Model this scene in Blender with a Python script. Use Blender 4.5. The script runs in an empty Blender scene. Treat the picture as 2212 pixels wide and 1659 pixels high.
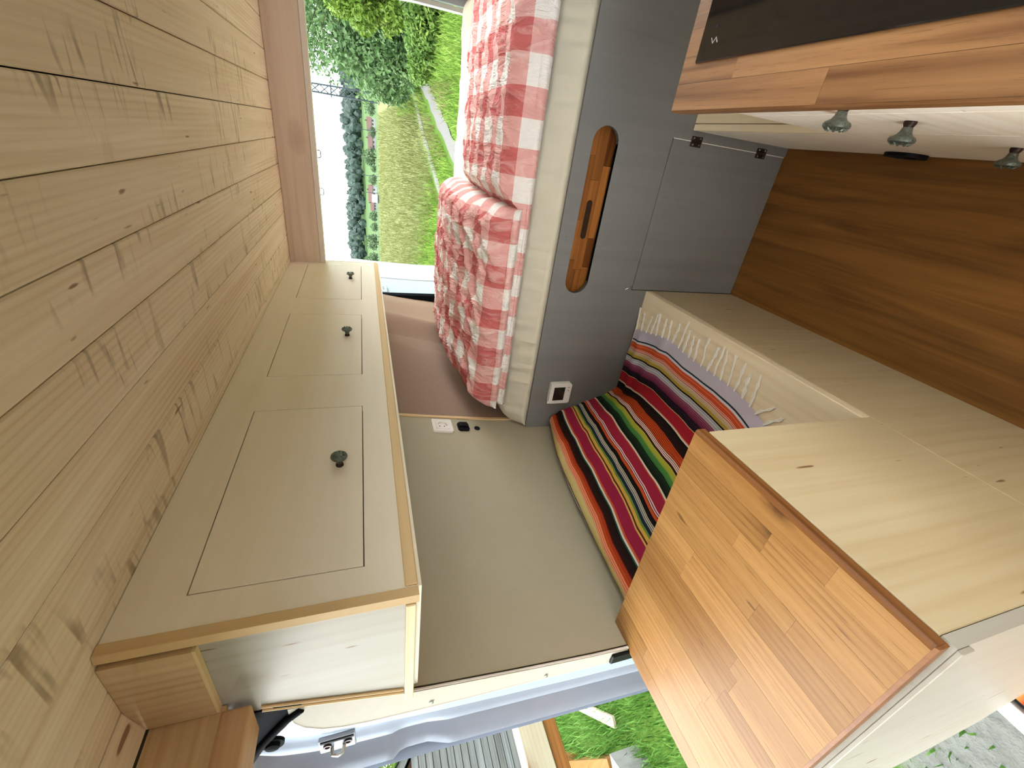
import bpy, bmesh, math, random
from mathutils import Vector, Matrix, noise
random.seed(7)
S = bpy.context.scene
C = S.collection
PI = math.pi

# ------------------------------------------------------------------ camera, sky, exposure
CAM = (0.0, 0.0, 1.49)
R = ((0.13085193, -0.86411589, -0.48598508),
     (-0.29348897, -0.50199104, 0.81355345),
     (-0.94696462, 0.03617622, -0.31929498))     # world axes seen from the phone (x right, y down, z forward)
cd = bpy.data.cameras.new('camera'); cam = bpy.data.objects.new('camera', cd); C.objects.link(cam)
cd.sensor_fit = 'HORIZONTAL'; cd.sensor_width = 36.0; cd.lens = 36.0 * 911.9 / 2212.0
cd.clip_start = 0.02; cd.clip_end = 3000
M = Matrix(((R[0][0], -R[0][1], -R[0][2], CAM[0]),
            (R[1][0], -R[1][1], -R[1][2], CAM[1]),
            (R[2][0], -R[2][1], -R[2][2], CAM[2]), (0, 0, 0, 1)))
cam.matrix_world = M
S.camera = cam

SKY = 2.2
w = bpy.data.worlds.new('sky'); S.world = w; w.use_nodes = True
nt = w.node_tree; nt.nodes.clear()
o_ = nt.nodes.new('ShaderNodeOutputWorld'); bg = nt.nodes.new('ShaderNodeBackground')
tc = nt.nodes.new('ShaderNodeTexCoord'); mp = nt.nodes.new('ShaderNodeMapping'); mp.inputs['Scale'].default_value = (1.2, 1.2, 3.0)
nz = nt.nodes.new('ShaderNodeTexNoise'); nz.inputs['Scale'].default_value = 1.6; nz.inputs['Detail'].default_value = 5
rp = nt.nodes.new('ShaderNodeValToRGB'); rp.color_ramp.elements[0].position = .30; rp.color_ramp.elements[1].position = .52
rp.color_ramp.elements[0].color = (.36, .60, .80, 1); rp.color_ramp.elements[1].color = (1, 1, 1, 1)
nt.links.new(tc.outputs['Generated'], mp.inputs['Vector']); nt.links.new(mp.outputs['Vector'], nz.inputs['Vector'])
nt.links.new(nz.outputs['Fac'], rp.inputs['Fac']); nt.links.new(rp.outputs['Color'], bg.inputs['Color'])
bg.inputs['Strength'].default_value = SKY; nt.links.new(bg.outputs['Background'], o_.inputs['Surface'])

vs = S.view_settings
vs.view_transform = 'Standard'; vs.look = 'None'; vs.gamma = 1.0; vs.use_curve_mapping = False
vs.exposure = 2.1
S.cycles.use_denoising = True
S.cycles.max_bounces = 6; S.cycles.diffuse_bounces = 4; S.cycles.glossy_bounces = 2
S.cycles.use_adaptive_sampling = True; S.cycles.adaptive_threshold = .09; S.cycles.adaptive_min_samples = 16

# ------------------------------------------------------------------ materials
def srgb(r, g, b):
    f = lambda c: (c / 12.92) if c <= .04045 else ((c + .055) / 1.055) ** 2.4
    return (f(r / 255), f(g / 255), f(b / 255), 1)
MATS = {}
class NT:
    def __init__(s, name, rough=.6, spec=.3, metal=0.0):
        m = bpy.data.materials.new(name); m.use_nodes = True; s.m = m; s.t = m.node_tree
        s.b = s.t.nodes['Principled BSDF']
        s.b.inputs['Roughness'].default_value = rough; s.b.inputs['Metallic'].default_value = metal
        s.b.inputs['Specular IOR Level'].default_value = spec
        MATS[name] = m
    def n(s, typ, **kw):
        d = s.t.nodes.new(typ)
        for k, v in kw.items():
            if k.startswith('i_'): d.inputs[k[2:].replace('_', ' ')].default_value = v
            else: setattr(d, k, v)
        return d
    def l(s, a, b): s.t.links.new(a, b)
    def math(s, op, a, b=None, clamp=False):
        d = s.t.nodes.new('ShaderNodeMath'); d.operation = op; d.use_clamp = clamp
        for i, v in enumerate((a, b)):
            if v is None: continue
            if isinstance(v, (int, float)): d.inputs[i].default_value = v
            else: s.l(v, d.inputs[i])
        return d.outputs[0]
    def mix(s, fac, a, b, mode='MIX'):
        d = s.t.nodes.new('ShaderNodeMix'); d.data_type = 'RGBA'; d.blend_type = mode
        for sock, v in ((d.inputs[0], fac), (d.inputs[6], a), (d.inputs[7], b)):
            if isinstance(v, (int, float, tuple)): sock.default_value = v
            else: s.l(v, sock)
        return d.outputs[2]
    def ramp(s, fac, stops, interp='LINEAR'):
        d = s.t.nodes.new('ShaderNodeValToRGB'); e = d.color_ramp; e.interpolation = interp
        while len(e.elements) < len(stops): e.elements.new(.5)
        for el, (p, c) in zip(e.elements, stops): el.position = p; el.color = c
        s.l(fac, d.inputs[0]); return d.outputs[0]
    def col(s, v):
        if isinstance(v, tuple): s.b.inputs['Base Color'].default_value = v
        else: s.l(v, s.b.inputs['Base Color'])
        return s
    def bump(s, h, strength=.2, dist=.01):
        d = s.t.nodes.new('ShaderNodeBump'); d.inputs['Strength'].default_value = strength; d.inputs['Distance'].default_value = dist
        s.l(h, d.inputs['Height']); s.l(d.outputs[0], s.b.inputs['Normal']); return s
    def coord(s, scale=(1, 1, 1), jitter=True, kind='Object'):
        t = s.n('ShaderNodeTexCoord'); out = t.outputs[kind]
        if jitter:
            oi = s.n('ShaderNodeObjectInfo'); r = oi.outputs['Random']
            cx = s.n('ShaderNodeCombineXYZ')
            s.l(s.math('MULTIPLY', r, 37.3), cx.inputs[0]); s.l(s.math('MULTIPLY', r, 91.7), cx.inputs[1]); s.l(s.math('MULTIPLY', r, 53.1), cx.inputs[2])
            va = s.n('ShaderNodeVectorMath', operation='ADD'); s.l(out, va.inputs[0]); s.l(cx.outputs[0], va.inputs[1]); out = va.outputs[0]
        mp_ = s.n('ShaderNodeMapping'); mp_.inputs['Scale'].default_value = scale; s.l(out, mp_.inputs[0]); return mp_.outputs[0]
    def noise(s, vec, scale, detail=3, rough=.5, dist=0):
        d = s.n('ShaderNodeTexNoise'); d.inputs['Scale'].default_value = scale; d.inputs['Detail'].default_value = detail
        d.inputs['Roughness'].default_value = rough; d.inputs['Distortion'].default_value = dist; s.l(vec, d.inputs['Vector']); return d.outputs['Fac']

def plain(name, c, rough=.5, spec=.3, metal=0, grain=0, gscale=60, bump=0):
    n = NT(name, rough, spec, metal)
    v = n.coord()
    f = n.noise(v, gscale, 4)
    k = 1 - grain
    n.col(n.mix(n.ramp(f, [(.3, (0, 0, 0, 1)), (.7, (1, 1, 1, 1))]), tuple(x * k for x in c[:3]) + (1,), c))
    if bump: n.bump(f, bump, .004)
    return n.m

def wood(name, light, dark, grain='Y', across='X', ring=9, ringw=.5, fibre=.35, knot=0, knot_scale=3.0, cross=0, rough=.5, spec=.3, tone=.12, knotcol=srgb(95, 55, 25), dist=5.0, bump=.06, pores=0, dash=0):
    n = NT(name, rough, spec)
    ai = 'XYZ'.index(grain)
    def sc(al, ac):
        v = [ac, ac, ac]; v[ai] = al; return tuple(v)
    base = n.coord((1, 1, 1))
    def mapped(scale):
        m_ = n.n('ShaderNodeMapping'); m_.inputs['Scale'].default_value = scale; n.l(base, m_.inputs[0]); return m_.outputs[0]
    st = mapped(sc(.16, 1))
    wv = n.n('ShaderNodeTexWave', wave_type='BANDS', bands_direction=across, wave_profile='SIN')
    wv.inputs['Scale'].default_value = ring; wv.inputs['Distortion'].default_value = dist; wv.inputs['Detail'].default_value = 2.5
    wv.inputs['Detail Scale'].default_value = 2.0 / max(ring, 1) * 4; n.l(st, wv.inputs['Vector'])
    fb = n.noise(mapped(sc(3, 160)), 1, 3, .6)
    lo = n.noise(mapped(sc(.6, 4)), 1.5, 2)
    fig = n.ramp(n.noise(mapped(sc(.55, 13)), 1.6, 4, .62, 1.1), [(.32, (0, 0, 0, 1)), (.70, (1, 1, 1, 1))])
    wmask = n.ramp(n.noise(mapped(sc(.5, 3.2)), 1.3, 2), [(.42, (0, 0, 0, 1)), (.62, (1, 1, 1, 1))])
    wq = n.math('MULTIPLY', n.math('POWER', wv.outputs['Fac'], 2.5), wmask)
    f = n.math('ADD', n.math('ADD', n.math('MULTIPLY', fig, ringw), n.math('MULTIPLY', wq, ringw * .8)), n.math('MULTIPLY', fb, fibre))
    f = n.math('ADD', f, n.math('MULTIPLY', n.math('SUBTRACT', lo, .5), .45), True)
    col = n.ramp(f, [(.05, light), (.95, dark)])
    if pores:
        pf = n.noise(mapped(sc(14, 420)), 1, 2, .6)
        col = n.mix(n.math('MULTIPLY', n.math('GREATER_THAN', pf, .63), pores), col, tuple(x * .55 for x in dark[:3]) + (1,))
    if cross:
        cs = n.noise(mapped(sc(44, 8)), 1, 1, .5, .8)
        mk = n.noise(mapped(sc(2.0, 5.0)), 1.3, 2)
        cf = n.math('MULTIPLY', n.ramp(cs, [(.56, (0, 0, 0, 1)), (.72, (1, 1, 1, 1))]), n.ramp(mk, [(.47, (0, 0, 0, 1)), (.60, (1, 1, 1, 1))]))
        col = n.mix(n.math('MULTIPLY', cf, cross), col, tuple(x * .45 for x in dark[:3]) + (1,))
    if dash:
        df = n.noise(mapped(sc(11, 75)), 1, 1, .4)
        col = n.mix(n.math('MULTIPLY', n.ramp(df, [(.755, (0, 0, 0, 1)), (.80, (1, 1, 1, 1))]), dash), col, knotcol)
    if knot:
        vo = n.n('ShaderNodeTexVoronoi'); vo.inputs['Scale'].default_value = knot_scale; n.l(mapped(sc(.55, 1.0)), vo.inputs['Vector'])
        sep = n.n('ShaderNodeSeparateColor'); n.l(vo.outputs['Color'], sep.inputs[0])
        wob = n.math('ADD', vo.outputs['Distance'], n.math('MULTIPLY', n.math('SUBTRACT', n.noise(base, 45, 2), .5), .07))
        size = n.math('MULTIPLY', n.math('MULTIPLY', n.math('SUBTRACT', sep.outputs[0], 1 - knot), 1 / knot), .26)
        d1 = n.math('SUBTRACT', n.math('DIVIDE', wob, n.math('MAXIMUM', size, .0001)), 0)
        kf = n.ramp(n.math('MULTIPLY', d1, .4), [(.12, (1, 1, 1, 1)), (.26, (.35, .35, .35, 1)), (.46, (0, 0, 0, 1))])
        kf = n.math('MULTIPLY', kf, n.math('GREATER_THAN', sep.outputs[0], 1 - knot))
        col = n.mix(n.math('MULTIPLY', kf, .8), col, knotcol)
    if tone:
        oi = n.n('ShaderNodeObjectInfo')
        col = n.mix(1.0, col, n.ramp(oi.outputs['Random'], [(0, (1 - tone, 1 - tone * 1.1, 1 - tone * 1.3, 1)), (1, (1, 1, 1, 1))]), 'MULTIPLY')
    n.col(col)
    if bump: n.bump(f, bump, .003)
    return n.m

CEIL = wood('ceiling_spruce', srgb(246, 238, 216), srgb(208, 186, 146), 'Y', 'X', ring=26, ringw=.42, fibre=.35, knot=.45, knot_scale=6.5, cross=.75, dash=.8, rough=.55, tone=.06, knotcol=srgb(120, 78, 40))
CEILD = wood('wall_spruce', srgb(220, 194, 152), srgb(178, 142, 98), 'Y', 'Z', ring=14, ringw=.4, knot=.4, knot_scale=5, cross=.4, rough=.55)
CUBE_T = wood('spruce_block', srgb(222, 200, 160), srgb(184, 150, 106), 'Z', 'X', ring=16, ringw=.4, knot=.5, knot_scale=6, cross=.4, rough=.55)
BEAM = wood('reddish_beam', srgb(228, 214, 196), srgb(206, 184, 162), 'X', 'Z', ring=7, ringw=.35, fibre=.3, knot=.35, knot_scale=5, rough=.55, knotcol=srgb(120, 70, 45))
BEAMY = wood('reddish_header', srgb(206, 168, 128), srgb(168, 124, 86), 'Y', 'Z', ring=9, ringw=.35, fibre=.3, knot=.2, rough=.55)
BIRCH = wood('birch_ply', srgb(240, 233, 214), srgb(232, 221, 196), 'Y', 'Z', ring=3, ringw=.35, fibre=.25, rough=.5, tone=.02, dist=9, bump=.02)
TRIMW = wood('light_trim', srgb(226, 200, 150), srgb(198, 160, 108), 'Y', 'X', ring=20, ringw=.3, rough=.5)
TRIMZ = wood('light_trim_upright', srgb(224, 196, 146), srgb(196, 158, 106), 'Z', 'Y', ring=20, ringw=.3, rough=.5)
TRIMX = wood('light_trim_across', srgb(232, 212, 168), srgb(206, 176, 126), 'X', 'Z', ring=20, ringw=.3, rough=.5)
PINEZ = wood('pine_board_upright', srgb(200, 184, 148), srgb(180, 157, 116), 'Z', 'Y', ring=10, ringw=.38, fibre=.3, knot=.5, knot_scale=7.5, rough=.5, tone=.05, knotcol=srgb(112, 66, 36), dash=.85)
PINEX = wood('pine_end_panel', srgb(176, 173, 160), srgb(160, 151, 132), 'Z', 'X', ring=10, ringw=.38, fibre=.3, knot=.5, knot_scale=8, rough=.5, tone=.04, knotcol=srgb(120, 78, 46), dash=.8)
PINEY = wood('pine_board_along', srgb(238, 222, 188), srgb(220, 198, 156), 'Y', 'X', ring=10, ringw=.3, fibre=.3, knot=.2, knot_scale=5, rough=.5, tone=.05)
PINE_LIT = wood('brightened_pine_front', srgb(250, 244, 230), srgb(234, 220, 198), 'Z', 'Y', ring=8, ringw=.4, fibre=.3, knot=.45, knot_scale=7, rough=.45, tone=.02, knotcol=srgb(140, 96, 64), dash=.6)  # pine lightened evenly in place of missing light from the sliding door
OAKY = wood('oak_stave', srgb(190, 146, 88), srgb(140, 93, 45), 'Y', 'X', ring=24, ringw=.36, fibre=.5, knot=.18, knot_scale=6, rough=.38, spec=.2, tone=.30, dash=.6, knotcol=srgb(70, 40, 20), pores=.35)
OAKE = wood('oak_edge', srgb(150, 98, 50), srgb(98, 58, 24), 'Y', 'Z', ring=18, ringw=.5, rough=.4, tone=.05)
WALNUT = wood('oak_worktop_stave', srgb(160, 118, 76), srgb(104, 68, 38), 'Y', 'X', ring=12, ringw=.6, fibre=.4, knot=.2, knot_scale=5, rough=.38, tone=.34, knotcol=srgb(80, 50, 30), pores=.3)
BOARDX = wood('oak_board_stave', srgb(190, 122, 56), srgb(118, 64, 22), 'X', 'Z', ring=14, ringw=.6, fibre=.4, rough=.4, tone=.62)
FLOORM = wood('brown_floor', srgb(148, 100, 46), srgb(90, 56, 20), 'Y', 'X', ring=3, ringw=.55, fibre=.4, rough=.42, spec=.35, tone=0, dist=10, knot=.15, knot_scale=3, knotcol=srgb(60, 34, 14))
GREYP = wood('grey_stained_ply', srgb(122, 120, 114), srgb(104, 102, 97), 'Z', 'X', ring=3, ringw=.25, fibre=.3, rough=.55, tone=.06, dist=6, bump=.03)
WHITEP = plain('cream_wall_panel', srgb(164, 155, 130), .5, .3, 0, .04, 8)
FELT = plain('brown_felt', srgb(148, 124, 106), .95, .05, 0, .22, 260, .25)
BLACK = plain('black_plastic', srgb(18, 18, 19), .55, .12, 0, .2)
RUBBER = plain('black_rubber', srgb(16, 19, 23), .75, .05, 0, .2)
PLASTIC = plain('white_plastic', srgb(226, 220, 208), .35, .4, 0, .03)
SCREEN = plain('dark_display', srgb(34, 33, 28), .15, .5, 0, .1)
SILVER = plain('silver_body_paint', srgb(170, 178, 190), .3, .5, .15, .05, 20)
WHITEPAINT = plain('white_body_paint', srgb(192, 194, 192), .3, .5, 0, .03)
LINER = plain('cream_liner', srgb(180, 173, 156), .6, .2, 0, .05)
PEWTER = plain('pewter_metal', srgb(120, 128, 118), .38, .5, .75, .45, 220, .5)
DARKMET = plain('dark_metal', srgb(60, 44, 38), .4, .5, .6, .25)
CHROME = plain('steel', srgb(190, 190, 185), .25, .5, .9, .1)
GLASSB = plain('black_hob_glass', srgb(22, 20, 18), .06, .6, 0, .1)
HOBGREY = plain('hob_print', srgb(150, 148, 140), .3, .3, 0, .05)
SHEET = plain('cream_sheet', srgb(196, 187, 164), .85, .1, 0, .06, 16, .9)
SHELL = plain('dark_backing', srgb(52, 36, 22), .8, .1, 0, .2)
ROOFOUT = plain('van_outer_skin', srgb(190, 194, 200), .4, .4, .2, .05)

# ------------------------------------------------------------------ mesh helpers
class MB:
    def __init__(s): s.v = []; s.f = []; s.uv = None
    def add(s, vs_, fs):
        o = len(s.v); s.v += [tuple(p) for p in vs_]; s.f += [tuple(i + o for i in f) for f in fs]; return s
    def box(s, x0, x1, y0, y1, z0, z1):
        return s.add([(x0, y0, z0), (x1, y0, z0), (x1, y1, z0), (x0, y1, z0), (x0, y0, z1), (x1, y0, z1), (x1, y1, z1), (x0, y1, z1)],
                     [(0, 3, 2, 1), (4, 5, 6, 7), (0, 1, 5, 4), (1, 2, 6, 5), (2, 3, 7, 6), (3, 0, 4, 7)])
    def bbox(s, x0, x1, y0, y1, z0, z1, r=.004, seg=2):
        bm = bmesh.new(); bmesh.ops.create_cube(bm, size=1)
        for v in bm.verts: v.co = Vector(((x0 + x1) / 2 + v.co.x * (x1 - x0), (y0 + y1) / 2 + v.co.y * (y1 - y0), (z0 + z1) / 2 + v.co.z * (z1 - z0)))
        bmesh.ops.bevel(bm, geom=list(bm.edges), offset=r, segments=seg, affect='EDGES', profile=.5)
        bm.verts.index_update(); s.add([v.co[:] for v in bm.verts], [[v.index for v in f.verts] for f in bm.faces]); bm.free(); return s
    def prism(s, poly, axis, a0, a1):
        ax = 'XYZ'.index(axis); n = len(poly)
        def p(q, a):
            r = list(q); r.insert(ax, a); return tuple(r)
        return s.add([p(q, a0) for q in poly] + [p(q, a1) for q in poly],
                     [tuple(range(n - 1, -1, -1)), tuple(range(n, 2 * n))] + [(i, (i + 1) % n, n + (i + 1) % n, n + i) for i in range(n)])
    def plate(s, outer, holes, axis, a0, a1):
        """flat plate with holes, thickness a0..a1 along axis"""
        bm = bmesh.new(); ed = []
        for loop in [outer] + holes:
            vv = [bm.verts.new((q[0], q[1], 0)) for q in loop]
            ed += [bm.edges.new((vv[i], vv[(i + 1) % len(vv)])) for i in range(len(vv))]
        bmesh.ops.triangle_fill(bm, use_beauty=True, edges=ed)
        bm.verts.index_update()
        ax = 'XYZ'.index(axis)
        def p(v, a):
            r = [v.co.x, v.co.y]; r.insert(ax, a); return tuple(r)
        n = len(bm.verts); vs_ = [p(v, a0) for v in bm.verts] + [p(v, a1) for v in bm.verts]
        fs = []
        for f in bm.faces:
            ids = [v.index for v in f.verts]; fs += [ids, [n + i for i in reversed(ids)]]
        for e in bm.edges:
            if len(e.link_faces) == 1: a, b = e.verts[0].index, e.verts[1].index; fs.append((a, b, n + b, n + a))
        bm.free(); return s.add(vs_, fs)
    def tube(s, pts, r, n=8, cap=True):
        pts = [Vector(p) for p in pts]; rings = []; up = None
        for i, p in enumerate(pts):
            t = (pts[min(i + 1, len(pts) - 1)] - pts[max(i - 1, 0)]).normalized()
            if up is None: up = t.orthogonal().normalized()
            a = (up - t * up.dot(t)).normalized(); up = a; b = t.cross(a)
            rr = r[i] if isinstance(r, (list, tuple)) else r
            rings.append([p + (a * math.cos(2 * PI * k / n) + b * math.sin(2 * PI * k / n)) * rr for k in range(n)])
        vs_ = [q for g in rings for q in g]; fs = []
        for i in range(len(pts) - 1):
            for k in range(n): fs.append((i * n + k, i * n + (k + 1) % n, (i + 1) * n + (k + 1) % n, (i + 1) * n + k))
        if cap: fs += [tuple(range(n - 1, -1, -1)), tuple((len(pts) - 1) * n + k for k in range(n))]
        return s.add(vs_, fs)
    def lathe(s, prof, base, axis, n=20):
        """prof: list of (dist along axis, radius)"""
        ax = Vector(axis).normalized(); a = ax.orthogonal().normalized(); b = ax.cross(a); base = Vector(base)
        vs_ = []; fs = []
        for d, r in prof:
            for k in range(n): vs_.append(base + ax * d + (a * math.cos(2 * PI * k / n) + b * math.sin(2 * PI * k / n)) * r)
        for i in range(len(prof) - 1):
            for k in range(n): fs.append((i * n + k, i * n + (k + 1) % n, (i + 1) * n + (k + 1) % n, (i + 1) * n + k))
        fs += [tuple(range(n - 1, -1, -1)), tuple((len(prof) - 1) * n + k for k in range(n))]
        return s.add(vs_, fs)
    def grid(s, fn, nu, nv):
        vs_ = [fn(i / nu, j / nv) for i in range(nu + 1) for j in range(nv + 1)]
        return s.add(vs_, [(i * (nv + 1) + j, (i + 1) * (nv + 1) + j, (i + 1) * (nv + 1) + j + 1, i * (nv + 1) + j + 1) for i in range(nu) for j in range(nv)])

def root_loc(o):
    while o.parent: o = o.parent
    return Vector(o.location)
def build(name, mb, mat, parent=None, smooth=False, loc=None, uvs=None):
    if parent is not None: off = root_loc(parent)
    elif loc is not None: off = Vector(loc)
    else:
        xs = [v[0] for v in mb.v]; ys = [v[1] for v in mb.v]; zs = [v[2] for v in mb.v]
        off = Vector(((min(xs) + max(xs)) / 2, (min(ys) + max(ys)) / 2, min(zs)))
    me = bpy.data.meshes.new(name)
    me.from_pydata([(v[0] - off.x, v[1] - off.y, v[2] - off.z) for v in mb.v], [], mb.f)
    bm = bmesh.new(); bm.from_mesh(me); bmesh.ops.recalc_face_normals(bm, faces=list(bm.faces)); bm.to_mesh(me); bm.free()
    if smooth:
        for p in me.polygons: p.use_smooth = True
        me.set_sharp_from_angle(angle=math.radians(42))
    if uvs is not None:
        l = me.uv_layers.new(name='UVMap')
        for lp in me.loops: l.data[lp.index].uv = uvs[lp.vertex_index]
    me.materials.append(mat)
    o = bpy.data.objects.new(name, me); C.objects.link(o)
    if parent is not None: o.parent = parent
    else: o.location = off
    return o
def tag(o, label=None, cat=None, group=None, kind=None):
    if label: o['label'] = label
    if cat: o['category'] = cat
    if group: o['group'] = group
    if kind: o['kind'] = kind
    return o
def thing(name, label, cat, loc, group=None):
    e = bpy.data.objects.new(name, None); C.objects.link(e); e.location = loc; e.empty_display_size = .05
    return tag(e, label, cat, group)
def setting(name, loc):
    e = bpy.data.objects.new(name, None); C.objects.link(e); e.location = loc; e['kind'] = 'structure'; return e
def interp(t, pts):
    if t <= pts[0][0]: return pts[0][1]
    for (a, va), (b, vb) in zip(pts, pts[1:]):
        if t <= b: return va + (vb - va) * (t - a) / (b - a)
    return pts[-1][1]
def fbm(x, y, z=0, o=4): return noise.fractal(Vector((x, y, z)), 1.0, 2.0, o)

ZC = 1.858
WALL = [(0, -1.10), (.43, -1.09), (.8, -1.062), (1.0, -1.048), (1.2, -1.024), (1.42, -.993), (1.69, -.92), (1.86, -.87)]
OUT = [(0, -1.33), (.77, -1.307), (1.17, -1.278), (1.416, -1.26), (1.58, -1.256), (1.70, -1.235), (1.80, -1.17), (1.9, -1.0)]
xw = lambda z: interp(z, WALL)
xo = lambda z: interp(z, OUT)
#SECTION2
# ================================================================== THE VAN SHELL
# floor
fl = build('floor', MB().box(-1.10, .68, .107, 2.95, -.03, 0).box(-.86, .68, -1.6, .107, -.03, 0), FLOORM); fl['kind'] = 'structure'

# ceiling: backing and single tongue-and-groove planks
ceil = build('ceiling', MB().plate([(-1.28, -1.6), (.72, -1.6), (.72, 2.98), (-1.28, 2.98)], [[(.22, -.3), (.64, -.3), (.64, .5), (.22, .5)]], 'Z', ZC + .012, ZC + .06), SHELL); ceil['kind'] = 'structure'
edges = [-.805] + [.110 + .107 * k for k in range(-8, 6)]
edges = sorted(edges)
for a, b in zip(edges, edges[1:]):
    g = .0009; t = .0022
    y1 = 2.452 if b > -.66 else .452
    if a < -.66 < b: y1 = 2.452
    sec = [(a + g + t, ZC), (b - g - t, ZC), (b - g, ZC + t), (b - g, ZC + .012), (a + g, ZC + .012), (a + g, ZC + t)]
    if b > .22: build('plank', MB().prism(sec, 'Y', -1.58, -.3), CEIL, ceil)
    build('plank', MB().prism(sec, 'Y', -1.58 if b < .22 else .5, y1), CEIL, ceil)
# cove plank and upright plank above the sliding door
build('plank', MB().prism([(-.807, ZC), (-.868, 1.843), (-.878, 1.853), (-.807, ZC + .012)], 'Y', -1.58, .448), CEIL, ceil)
build('plank', MB().box(-.888, -.872, -1.58, .446, 1.736, 1.840), CEILD, ceil)

# header beam over the sliding door
t3 = build('trim_1', MB().bbox(-.952, -.868, -1.58, .437, 1.697, 1.742, .004, 2), BEAMY); t3['kind'] = 'structure'

# unseen roof opening above the kitchen, added to brighten the interior
rv = setting('added_window_3', (.43, .1, ZC))
build('added_window_frame', MB().plate([(.20, -.32), (.655, -.32), (.655, .52), (.20, .52)], [[(.23, -.29), (.63, -.29), (.63, .49), (.23, .49)]], 'Z', ZC - .012, ZC + .07), PLASTIC, rv)

# left wall: cream panel, felt lining, strip between them
wl = setting('wall_left', (-1.05, 1.7, 0))
def sheet(y0, y1, z0, z1, n, thick, bulge=None, ny=1):
    m = MB()
    def fn(u, v):
        z = z0 + (z1 - z0) * v; y = y0 + (y1 - y0) * u
        return (xw(z) + (bulge(y, z) if bulge else 0), y, z)
    m.grid(fn, ny, n); k = len(m.v)
    m.grid(lambda u, v: (lambda p: (xw(p[2]) - thick, p[1], p[2]))(fn(u, v)), ny, n)
    return m
build('panel', sheet(.455, 1.455, 0, 1.86, 40, .012), WHITEP, wl, True)
def felt_b(y, z):
    fold = .045 * math.exp(-((y - 2.42 - .25 * (z - 1.1)) / .09) ** 2) - .03 * math.exp(-((y - 2.22 - .2 * (z - 1.1)) / .10) ** 2)
    return .004 * fbm(y * 3, z * 3, 4) + fold + .015 * math.exp(-((y - 2.8) / .12) ** 2)
build('felt_lining', sheet(1.465, 2.93, .3, 1.87, 60, .02, felt_b, 90), FELT, wl, True)
m = MB()
for i in range(24):
    z0 = .85 + i * (1.43 - .85) / 24; z1 = .85 + (i + 1) * (1.43 - .85) / 24
    m.add([(xw(z) + dx, y, z) for z in (z0, z1) for dx, y in ((-.01, 1.453), (.005, 1.453), (.005, 1.467), (-.01, 1.467))],
          [(0, 1, 5, 4), (1, 2, 6, 5), (2, 3, 7, 6), (3, 0, 4, 7)] + ([(0, 3, 2, 1)] if i == 0 else []) + ([(4, 5, 6, 7)] if i == 23 else []))
tr = build('trim_2', m, TRIMZ); tr['kind'] = 'structure'
# outer skin (closes the wall cavity)
m = MB(); m.grid(lambda u, v: (xo(-.05 + 1.95 * v), .47 + 2.5 * u, -.05 + 1.95 * v), 1, 24)
m.grid(lambda u, v: (xo(-.05 + 1.95 * v) - .01, .47 + 2.5 * u, -.05 + 1.95 * v), 1, 24)
build('outer_skin', m, ROOFOUT, wl, True)

# right wall, mostly out of the frame
wr = setting('wall_right', (.68, 1, 0))
ADDED_WIN = [(.05, .80, 1.06, 1.52), (1.5, 2.4, 1.12, 1.65)]
build('panel', MB().plate([(-1.6, 0), (2.95, 0), (2.95, 1.87), (-1.6, 1.87)], [[(a, c), (b, c), (b, d), (a, d)] for a, b, c, d in ADDED_WIN], 'X', .66, .68), FELT, wr)
for i, (a, b, c, d) in enumerate(ADDED_WIN):                     # unseen openings over worktop and bed, added to let in more daylight
    wn = setting('added_window_%d' % (i + 1), (.67, (a + b) / 2, c))
    build('added_window_frame', MB().plate([(a - .02, c - .02), (b + .02, c - .02), (b + .02, d + .02), (a - .02, d + .02)], [[(a + .012, c + .012), (b - .012, c + .012), (b - .012, d - .012), (a + .012, d - .012)]], 'X', .648, .692), BLACK, wn)
# cab end behind the camera: partition with the windscreen opening, and the body in front of the sliding door
wf = setting('wall_front', (-.2, -1.6, 0))
build('panel', MB().plate([(-1.15, 0), (.68, 0), (.68, 1.87), (-1.15, 1.87)], [[(-.95, .95), (.55, .95), (.55, 1.68), (-.95, 1.68)]], 'Y', -1.62, -1.6), FELT, wf)
build('front_pillar', MB().prism([(xw(0), 0), (xw(1.0), 1.0), (xw(1.4), 1.4), (-.90, 1.735), (-1.10, 1.735), (-1.26, 1.4), (-1.30, 1.0), (-1.33, 0)], 'Y', -1.60, -.80), LINER, wf)

# rear header: thin strip, board, pale lower edge
rb = setting('trim_3', (-.05, 2.45, 1.69))
build('cover_strip', MB().bbox(-.668, .655, 2.440, 2.452, 1.834, ZC - .0005, .002, 1), BEAM, rb)
build('board', MB().bbox(-.668, .655, 2.452, 2.492, 1.712, ZC, .003, 2), BEAM, rb)
build('lower_edge', MB().box(-.668, .655, 2.449, 2.500, 1.690, 1.712), PLASTIC, rb)
build('rear_roof', MB().box(-.98, .655, 2.50, 2.95, 1.80, 1.858), LINER, rb)
for hx in (-.155, -.325):
    h = build('hook', MB().tube([(hx - .016, 2.53, 1.704), (hx - .016, 2.53, 1.682), (hx - .011, 2.53, 1.677), (hx + .011, 2.53, 1.677), (hx + .016, 2.53, 1.682), (hx + .016, 2.53, 1.704)], .0025, 6), DARKMET)
    tag(h, 'small dark wire loop under the rear header, ' + ('nearer the tree' if hx > -.2 else 'nearer the wall cupboards'), 'hook', 'wire loops under the rear header')

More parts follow.
